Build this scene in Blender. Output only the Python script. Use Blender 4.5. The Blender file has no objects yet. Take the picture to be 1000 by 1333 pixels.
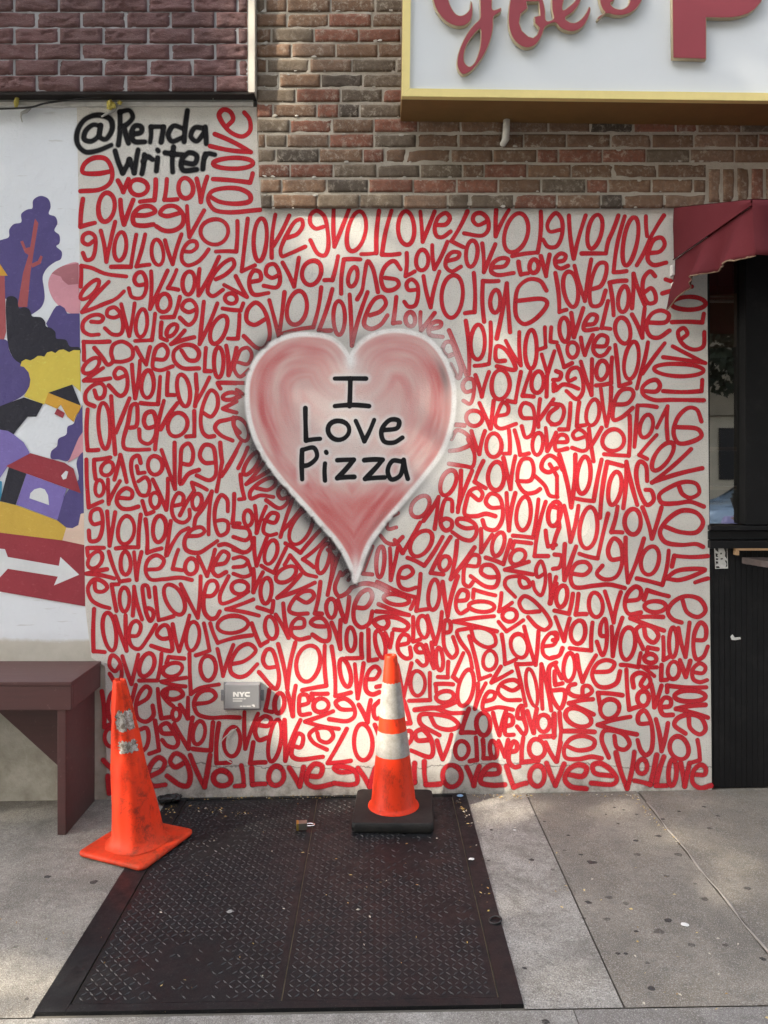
import bpy, bmesh, math, random
import numpy as np
from mathutils import Vector, Matrix, noise
random.seed(7)
rng = np.random.default_rng(7)
S = bpy.context.scene
COL = S.collection
R = math.radians

# ------------------------------------------------------------------ camera
F = 1000.0                      # focal length in photo pixels
CX, CY = 490.0, 608.0           # where the wall's normal vanishes in the photo
CAMY, CAMZ = -3.57, 1.507
cam = bpy.data.cameras.new("camera"); camo = bpy.data.objects.new("camera", cam); COL.objects.link(camo)
camo.location = (0, CAMY, CAMZ); camo.rotation_euler = (R(90), 0, 0)
cam.sensor_fit = 'HORIZONTAL'; cam.sensor_width = 36; cam.lens = 36.0
cam.shift_x = (500 - CX) / 1000.0; cam.shift_y = -(666.5 - CY) / 1000.0
cam.clip_end = 500
S.camera = camo

# ------------------------------------------------------------------ sky, sun, exposure
SUN = Vector((-0.40, -0.21, 0.316)).normalized()     # towards the sun
w = bpy.data.worlds.new("World"); S.world = w; w.use_nodes = True
nt = w.node_tree; bg = nt.nodes['Background']
sky = nt.nodes.new('ShaderNodeTexSky'); sky.sky_type = 'NISHITA'; sky.sun_disc = False
sky.sun_elevation = math.asin(SUN.z); sky.sun_rotation = math.atan2(SUN.x, SUN.y)
sky.dust_density = 3.0; sky.air_density = 1.0
hs = nt.nodes.new('ShaderNodeHueSaturation'); hs.inputs['Saturation'].default_value = 0.35
nt.links.new(sky.outputs[0], hs.inputs['Color']); nt.links.new(hs.outputs[0], bg.inputs[0])
bg.inputs[1].default_value = 0.15
sl = bpy.data.lights.new("sun", 'SUN'); so = bpy.data.objects.new("sun", sl); COL.objects.link(so)
sl.energy = 1.75; sl.angle = R(0.6); sl.color = (1.0, 0.90, 0.73)
so.rotation_euler = SUN.to_track_quat('Z', 'Y').to_euler()
S.view_settings.view_transform = 'Standard'; S.view_settings.look = 'None'
S.view_settings.exposure = 2.6; S.view_settings.gamma = 1.0
S.cycles.max_bounces = 6; S.cycles.transparent_max_bounces = 16
S.cycles.use_denoising = True; S.cycles.denoiser = 'OPENIMAGEDENOISE'; S.cycles.denoising_prefilter = 'NONE'; S.cycles.denoising_input_passes = 'RGB_ALBEDO_NORMAL'

# ------------------------------------------------------------------ helpers
def Wp(px, py, y=0.0):
    """photo pixel -> point on the plane parallel to the wall at depth y"""
    d = y - CAMY
    return Vector(((px - CX) / F * d, y, CAMZ - (py - CY) / F * d))
GA, GB = -0.0195, 0.0168
def gz(x): return GA + GB * max(-4, min(4, x))
def Gp(px, py, h=0.0):
    d = (CAMZ - GA - h) / ((py - CY) / F + GB * (px - CX) / F)
    x = (px - CX) / F * d
    return Vector((x, d + CAMY, gz(x) + h))

def link(name, me, mats=None, parent=None, smooth=False):
    o = bpy.data.objects.new(name, me); COL.objects.link(o)
    if mats:
        for m in (mats if isinstance(mats, (list, tuple)) else [mats]): me.materials.append(m)
    if parent: o.parent = parent
    if smooth:
        me.polygons.foreach_set('use_smooth', [True] * len(me.polygons))
    return o
def pyd(name, v, f, mats=None, parent=None, smooth=False):
    me = bpy.data.meshes.new(name); me.from_pydata([tuple(a) for a in v], [], f); me.update()
    return link(name, me, mats, parent, smooth)
def frombm(name, bm, mats=None, parent=None, smooth=False, normals=True):
    if normals: bmesh.ops.recalc_face_normals(bm, faces=bm.faces[:])
    me = bpy.data.meshes.new(name); bm.to_mesh(me); bm.free()
    return link(name, me, mats, parent, smooth)
def thing(name, label, cat, loc=(0, 0, 0), group=None):
    o = bpy.data.objects.new(name, None); COL.objects.link(o); o.location = loc; o.empty_display_size = 0.1
    return tag(o, label, cat, group)
def tag(o, label=None, cat=None, group=None, kind=None):
    if label: o['label'] = label
    if cat: o['category'] = cat
    if group: o['group'] = group
    if kind: o['kind'] = kind
    return o
def box(bm, c, s, rot=None, bev=0.0, mi=0):
    """box centred at c with size s"""
    r = bmesh.ops.create_cube(bm, size=1.0)
    vs = r['verts']
    bmesh.ops.scale(bm, vec=s, verts=vs)
    if bev > 0:
        es = list({e for v in vs for e in v.link_edges})
        rr = bmesh.ops.bevel(bm, geom=es, offset=bev, segments=2, affect='EDGES', profile=0.7)
        vs = list({v for f in rr['faces'] for v in f.verts} | {v for v in vs if v.is_valid})
    if rot is not None: bmesh.ops.rotate(bm, verts=vs, cent=(0, 0, 0), matrix=rot)
    bmesh.ops.translate(bm, vec=c, verts=vs)
    for f in {f for v in vs for f in v.link_faces}: f.material_index = mi
    return vs
def prism(bm, pts, d, mi=0):
    """polygon pts (3D, planar) extruded by vector d"""
    a = [bm.verts.new(p) for p in pts]; b = [bm.verts.new(Vector(p) + Vector(d)) for p in pts]
    n = len(a); fs = [bm.faces.new(a), bm.faces.new(b[::-1])]
    for i in range(n): fs.append(bm.faces.new((a[i], b[i], b[(i + 1) % n], a[(i + 1) % n])))
    for f in fs: f.material_index = mi
    return a + b
def tube(bm, pts, r, n=8, mi=0, cap=True):
    pts = [Vector(p) for p in pts]; rings = []
    for i, p in enumerate(pts):
        t = (pts[min(i + 1, len(pts) - 1)] - pts[max(i - 1, 0)]).normalized()
        a = t.orthogonal().normalized() if i == 0 else (rings_a - t * rings_a.dot(t)).normalized()
        rings_a = a; b = t.cross(a)
        rr = r[i] if isinstance(r, (list, tuple)) else r
        rings.append([bm.verts.new(p + (a * math.cos(k * 2 * math.pi / n) + b * math.sin(k * 2 * math.pi / n)) * rr) for k in range(n)])
    for i in range(len(rings) - 1):
        for k in range(n):
            f = bm.faces.new((rings[i][k], rings[i][(k + 1) % n], rings[i + 1][(k + 1) % n], rings[i + 1][k])); f.material_index = mi; f.smooth = True
    if cap:
        bm.faces.new(rings[0][::-1]).material_index = mi; bm.faces.new(rings[-1]).material_index = mi
def catmull(P, n=8, closed=False):
    P = [Vector(p) for p in P]; out = []; m = len(P)
    rngi = range(m) if closed else range(m - 1)
    for i in rngi:
        p1, p2 = P[i], P[(i + 1) % m]
        p0 = P[i - 1] if (closed or i > 0) else p1 * 2 - p2
        p3 = P[(i + 2) % m] if (closed or i + 2 < m) else p2 * 2 - p1
        # centripetal: no overshoot where spacing is uneven
        t0 = 0.0; t1 = t0 + max((p1 - p0).length, 1e-6) ** 0.5; t2 = t1 + max((p2 - p1).length, 1e-6) ** 0.5; t3 = t2 + max((p3 - p2).length, 1e-6) ** 0.5
        for k in range(n):
            t = t1 + (t2 - t1) * k / n
            A1 = p0 * ((t1 - t) / (t1 - t0)) + p1 * ((t - t0) / (t1 - t0))
            A2 = p1 * ((t2 - t) / (t2 - t1)) + p2 * ((t - t1) / (t2 - t1))
            A3 = p2 * ((t3 - t) / (t3 - t2)) + p3 * ((t - t2) / (t3 - t2))
            B1 = A1 * ((t2 - t) / (t2 - t0)) + A2 * ((t - t0) / (t2 - t0))
            B2 = A2 * ((t3 - t) / (t3 - t1)) + A3 * ((t - t1) / (t3 - t1))
            out.append(B1 * ((t2 - t) / (t2 - t1)) + B2 * ((t - t1) / (t2 - t1)))
    if not closed: out.append(P[-1])
    return out

# ------------------------------------------------------------------ materials
class M:
    def __init__(s, name, base=(.5, .5, .5), rough=.7, metal=0.0, spec=None):
        s.m = bpy.data.materials.new(name); s.m.use_nodes = True; s.t = s.m.node_tree
        s.b = s.t.nodes['Principled BSDF']; s.out = s.t.nodes['Material Output']
        s.b.inputs['Base Color'].default_value = (*base, 1); s.b.inputs['Roughness'].default_value = rough
        s.b.inputs['Metallic'].default_value = metal
        if spec is not None: s.b.inputs['Specular IOR Level'].default_value = spec
        s.col = None; s.base = base
        tc = s.t.nodes.new('ShaderNodeTexCoord'); s.obj = tc.outputs['Object']
        g = s.t.nodes.new('ShaderNodeNewGeometry'); s.pos = g.outputs['Position']
    def n(s, t, **k):
        nd = s.t.nodes.new(t)
        for a, b in k.items(): setattr(nd, a, b)
        return nd
    def L(s, a, b): s.t.links.new(a, b)
    def noise(s, scale, detail=4, rough=.6, dist=0.0, vec=None, stretch=None):
        v = vec or s.pos
        if stretch:
            mp = s.n('ShaderNodeMapping'); mp.inputs['Scale'].default_value = stretch; s.L(v, mp.inputs['Vector']); v = mp.outputs[0]
        nd = s.n('ShaderNodeTexNoise'); s.L(v, nd.inputs['Vector'])
        nd.inputs['Scale'].default_value = scale; nd.inputs['Detail'].default_value = detail
        nd.inputs['Roughness'].default_value = rough; nd.inputs['Distortion'].default_value = dist
        return nd.outputs['Fac']
    def voro(s, scale, feature='F1', out='Distance'):
        nd = s.n('ShaderNodeTexVoronoi', feature=feature); s.L(s.pos, nd.inputs['Vector']); nd.inputs['Scale'].default_value = scale
        return nd.outputs[out]
    def ramp(s, fac, lo, hi, a=0.0, b=1.0):
        nd = s.n('ShaderNodeMapRange'); nd.inputs['From Min'].default_value = lo; nd.inputs['From Max'].default_value = hi
        nd.inputs['To Min'].default_value = a; nd.inputs['To Max'].default_value = b
        s.L(fac, nd.inputs['Value']); return nd.outputs[0]
    def math(s, op, a, b=None):
        nd = s.n('ShaderNodeMath', operation=op)
        for i, q in enumerate((a, b)):
            if q is None: continue
            if isinstance(q, (int, float)): nd.inputs[i].default_value = q
            else: s.L(q, nd.inputs[i])
        return nd.outputs[0]
    def attr(s, name, out='Color'):
        nd = s.n('ShaderNodeAttribute'); nd.attribute_name = name; return nd.outputs[out]
    def sep(s, axis):
        nd = s.n('ShaderNodeSeparateXYZ'); s.L(s.pos, nd.inputs[0]); return nd.outputs[axis]
    def setcol(s, c): s.col = c; s.L(c, s.b.inputs['Base Color'])
    def mix(s, fac, c2, c1=None, blend='MIX'):
        nd = s.n('ShaderNodeMix', data_type='RGBA', blend_type=blend)
        if isinstance(fac, (int, float)): nd.inputs[0].default_value = fac
        else: s.L(fac, nd.inputs[0])
        c1 = c1 if c1 is not None else (s.col if s.col is not None else s.base)
        for i, c in ((6, c1), (7, c2)):
            if isinstance(c, tuple): nd.inputs[i].default_value = (*c, 1)
            else: s.L(c, nd.inputs[i])
        return nd.outputs[2]
    def over(s, fac, c2, blend='MIX'): s.setcol(s.mix(fac, c2, blend=blend)); return s
    def rough(s, fac): s.L(fac, s.b.inputs['Roughness']); return s
    def bump(s, h, strength=.3, dist=.01):
        nd = s.n('ShaderNodeBump'); nd.inputs['Strength'].default_value = strength; nd.inputs['Distance'].default_value = dist
        s.L(h, nd.inputs['Height']); prev = s.b.inputs['Normal'].links
        if prev: s.L(prev[0].from_socket, nd.inputs['Normal'])
        s.L(nd.outputs[0], s.b.inputs['Normal']); return s
    def alpha(s, a):
        s.L(a, s.b.inputs['Alpha']); return s

def stucco(m):
    h = m.math('ADD', m.noise(210, 3, .65), m.math('MULTIPLY', m.voro(190), .55))
    m.bump(h, .75, .004); m.bump(m.noise(28, 4, .6), .22, .008)
    return m
def scuff(m, amt=.35, scale=9, col=(.02, .018, .016)):
    return m.over(m.ramp(m.noise(scale, 6, .7), .52, .75, 0, amt), col)

def mural_base(name):
    m = M(name, (.645, .625, .58), .9)
    m.over(m.ramp(m.noise(1.6, 5, .6), .35, .7, 0, .45), (.54, .53, .51))
    m.over(m.ramp(m.noise(14, 6, .75), .50, .70, 0, .35), (.46, .45, .42))
    m.over(m.ramp(m.noise(160, 2, .5), .54, .68, 0, .38), (.38, .37, .35))
    zz = m.sep('Z')
    dirt = m.math('MULTIPLY', m.ramp(zz, .16, -.03, 0, 1), m.ramp(m.noise(9, 7, .75), .38, .62))
    m.over(dirt, (.20, .18, .145))
    crk = m.math('SUBTRACT', zz, m.math('MULTIPLY', m.noise(3.2, 6, .7), .12))
    m.over(m.ramp(m.math('ABSOLUTE', m.math('SUBTRACT', crk, .055)), .0008, .0035, .75, 0), (.13, .12, .11))
    return m
m_mural = mural_base('mural_stucco')
stucco(m_mural)

def paint_mat(name, base, dark, thin=.62):
    m = M(name, base, .85, spec=.15)
    m.over(m.ramp(m.noise(5, 5, .65), .4, .75, 0, .5), dark)
    m.over(m.ramp(m.noise(130, 2, .5), .60, .76, 0, .4), tuple(min(1, c * 1.25 + .06 * (base[0] > .1)) for c in base))
    m.over(m.ramp(m.noise(2.3, 3, .5), .40, .66, 0, .35), tuple(min(1, c * 1.12 + .035 * (base[0] > .1)) for c in base))
    m.over(m.attr('hf', 'Fac'), m.attr('hc'))
    stucco(m)
    m.alpha(m.math('MULTIPLY', m.attr('al', 'Fac'), m.ramp(m.noise(140, 2, .5), .30, .44, thin, 1)))
    return m
m_red = paint_mat('red_spray_paint', (.505, .020, .031), (.40, .012, .022))
m_blk = paint_mat('black_spray_paint', (.012, .012, .014), (.018, .018, .020), .93)

m_heart = mural_base('heart_spray_paint')
m_heart.over(m_heart.attr('al', 'Fac'), m_heart.attr('col'))
m_heart.over(m_heart.ramp(m_heart.noise(160, 2, .5), .52, .66, 0, .26), (.42, .38, .37))
stucco(m_heart)

m_core = M('wall_core', (.3, .29, .27), .9)
m_white = M('white_painted_masonry', (.71, .745, .79), .75)
m_white.over(m_white.ramp(m_white.noise(2.2, 6, .65), .4, .75, 0, .5), (.61, .64, .68))
m_white.over(m_white.ramp(m_white.noise(22, 7, .8), .62, .74, 0, .55), (.40, .40, .40))
m_white.over(m_white.ramp(m_white.noise(7, 3, .5, stretch=(1, 1, 7)), .64, .70, 0, .45), (.45, .45, .44))
zz = m_white.sep('Z'); edge = m_white.math('ADD', zz, m_white.math('MULTIPLY', m_white.noise(8, 4, .7), .05))
m_white.over(m_white.ramp(edge, .735, .715, 0, .9), (.50, .47, .40))
m_white.over(m_white.math('MULTIPLY', m_white.ramp(zz, .70, .05, .25, .85), m_white.math('MULTIPLY', m_white.ramp(m_white.noise(5, 6, .7), .30, .62), m_white.ramp(zz, .75, .66, 0, 1))), (.25, .23, .18))
m_white.bump(m_white.noise(14, 6, .7), .5, .012); m_white.bump(m_white.noise(90, 3), .25, .003)

def flatpaint(name, c):
    m = M(name, c, .7)
    m.over(m.ramp(m.noise(6, 6, .7), .4, .75, 0, .5), tuple(x * .72 for x in c))
    m.over(m.ramp(m.noise(30, 8, .8, stretch=(1, 1, 2.2)), .57, .64, 0, .5), tuple(min(.7, x * 1.25 + .05) for x in c))
    m.bump(m.noise(14, 6, .7), .5, .012); m.bump(m.noise(90, 3), .25, .003)
    return m.m

m_brick = M('old_brick', (.3, .15, .1), .92)
m_brick.setcol(m_brick.attr('col'))
m_brick.over(m_brick.ramp(m_brick.noise(22, 6, .75), .36, .70, 0, .7), (.60, .56, .50), 'MULTIPLY')
m_brick.over(m_brick.ramp(m_brick.noise(70, 5, .75), .45, .70, 0, .65), (.10, .07, .055))
sm = m_brick.math('MULTIPLY', m_brick.ramp(m_brick.noise(38, 8, .8, .4), .50, .63), m_brick.ramp(m_brick.noise(5, 4), .40, .60, .15, 1))
m_brick.over(m_brick.math('MULTIPLY', sm, .72), (.46, .41, .34))
m_brick.bump(m_brick.noise(60, 6, .75), .7, .006)
m_mortar = M('lime_mortar', (.42, .38, .32), .95)
m_mortar.over(m_mortar.ramp(m_mortar.noise(20, 7, .75), .42, .72, 0, .7), (.30, .27, .225))
m_mortar.over(m_mortar.ramp(m_mortar.noise(6, 4, .6), .5, .7, 0, .7), (.50, .46, .39))
m_mortar.bump(m_mortar.noise(50, 7, .8), 1, .008)
m_clad = M('dark_rock_face_brick', (.12, .055, .05), .75)
m_clad.setcol(m_clad.attr('col'))
m_clad.over(m_clad.ramp(m_clad.noise(30, 6, .7), .42, .75, 0, .55), (.075, .04, .038))
m_clad.over(m_clad.ramp(m_clad.noise(90, 4, .7), .54, .72, 0, .4), (.26, .17, .16))
m_clad.bump(m_clad.noise(55, 7, .75, stretch=(.6, 1, 1.6)), .8, .008)
m_cmort = M('grey_joint', (.30, .30, .31), .9)
m_cmort.bump(m_cmort.noise(80, 4), .4, .004)

def simple(name, c, rough=.6, metal=0, nscale=20, amt=.3, dark=.6, bmp=.1, bscale=60, spec=None):
    m = M(name, c, rough, metal, spec)
    m.over(m.ramp(m.noise(nscale, 6, .7), .4, .75, 0, amt), tuple(x * dark for x in c))
    if bmp: m.bump(m.noise(bscale, 5, .7), bmp, .004)
    return m
m_conc = M('sidewalk_concrete', (.27, .26, .24), .9)
m_conc.setcol(m_conc.attr('col'))
m_conc.over(m_conc.ramp(m_conc.noise(1.7, 6, .65), .36, .68, 0, .75), (.64, .62, .58), 'MULTIPLY')
m_conc.over(m_conc.ramp(m_conc.noise(6.5, 7, .75), .46, .70, 0, .7), (.50, .455, .40), 'MULTIPLY')
m_conc.over(m_conc.math('MULTIPLY', m_conc.ramp(m_conc.noise(230, 2, .6), .51, .62, 0, .8), m_conc.attr('sp', 'Fac')), (.10, .10, .10))
m_conc.over(m_conc.math('MULTIPLY', m_conc.ramp(m_conc.noise(190, 2, .6), .54, .66, 0, .7), m_conc.attr('sp', 'Fac')), (.50, .49, .46))
m_conc.over(m_conc.ramp(m_conc.noise(90, 3, .6), .52, .70, 0, .6), (.11, .10, .09))
m_conc.over(m_conc.ramp(m_conc.noise(3.4, 8, .8, .6), .47, .60, 0, .72), (.12, .11, .095))
m_conc.over(m_conc.ramp(m_conc.noise(20, 8, .85), .51, .63, 0, .6), (.10, .095, .085))
m_conc.over(m_conc.ramp(m_conc.voro(34), .11, .05, 0, .45), (.09, .085, .08))
m_conc.over(m_conc.ramp(m_conc.noise(320, 2, .6), .55, .65, 0, .6), (.46, .44, .40))
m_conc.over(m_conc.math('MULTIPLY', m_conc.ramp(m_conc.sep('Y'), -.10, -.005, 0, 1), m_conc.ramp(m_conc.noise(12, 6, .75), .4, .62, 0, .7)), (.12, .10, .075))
m_conc.bump(m_conc.noise(150, 4, .75), .8, .004); m_conc.bump(m_conc.noise(7, 5), .25, .01)
m_joint = simple('dirt_joint', (.10, .09, .075), .95, bmp=.6)
m_road = M('asphalt', (.05, .05, .052), .9); m_road.bump(m_road.noise(120, 4), .6, .004)
m_steel = M('black_painted_steel', (.0064, .0071, .0084), .55, .0, spec=.3)
m_steel.over(m_steel.ramp(m_steel.noise(3.5, 6, .7), .42, .72, 0, .7), (.0125, .0125, .0140))
m_steel.over(m_steel.ramp(m_steel.noise(40, 7, .8), .60, .76, 0, .5), (.045, .042, .039))
m_steel.over(m_steel.math('MULTIPLY', m_steel.ramp(m_steel.noise(11, 7, .8), .64, .78, 0, .55), m_steel.ramp(m_steel.noise(1.3, 2), .42, .6)), (.12, .11, .09))
m_steel.over(m_steel.ramp(m_steel.noise(240, 2, .6), .60, .72, 0, .6), (.06, .056, .05))
m_steel.rough(m_steel.ramp(m_steel.noise(16, 5, .7), .3, .7, .34, .7)); m_steel.bump(m_steel.noise(70, 4), .2, .002)

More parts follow.
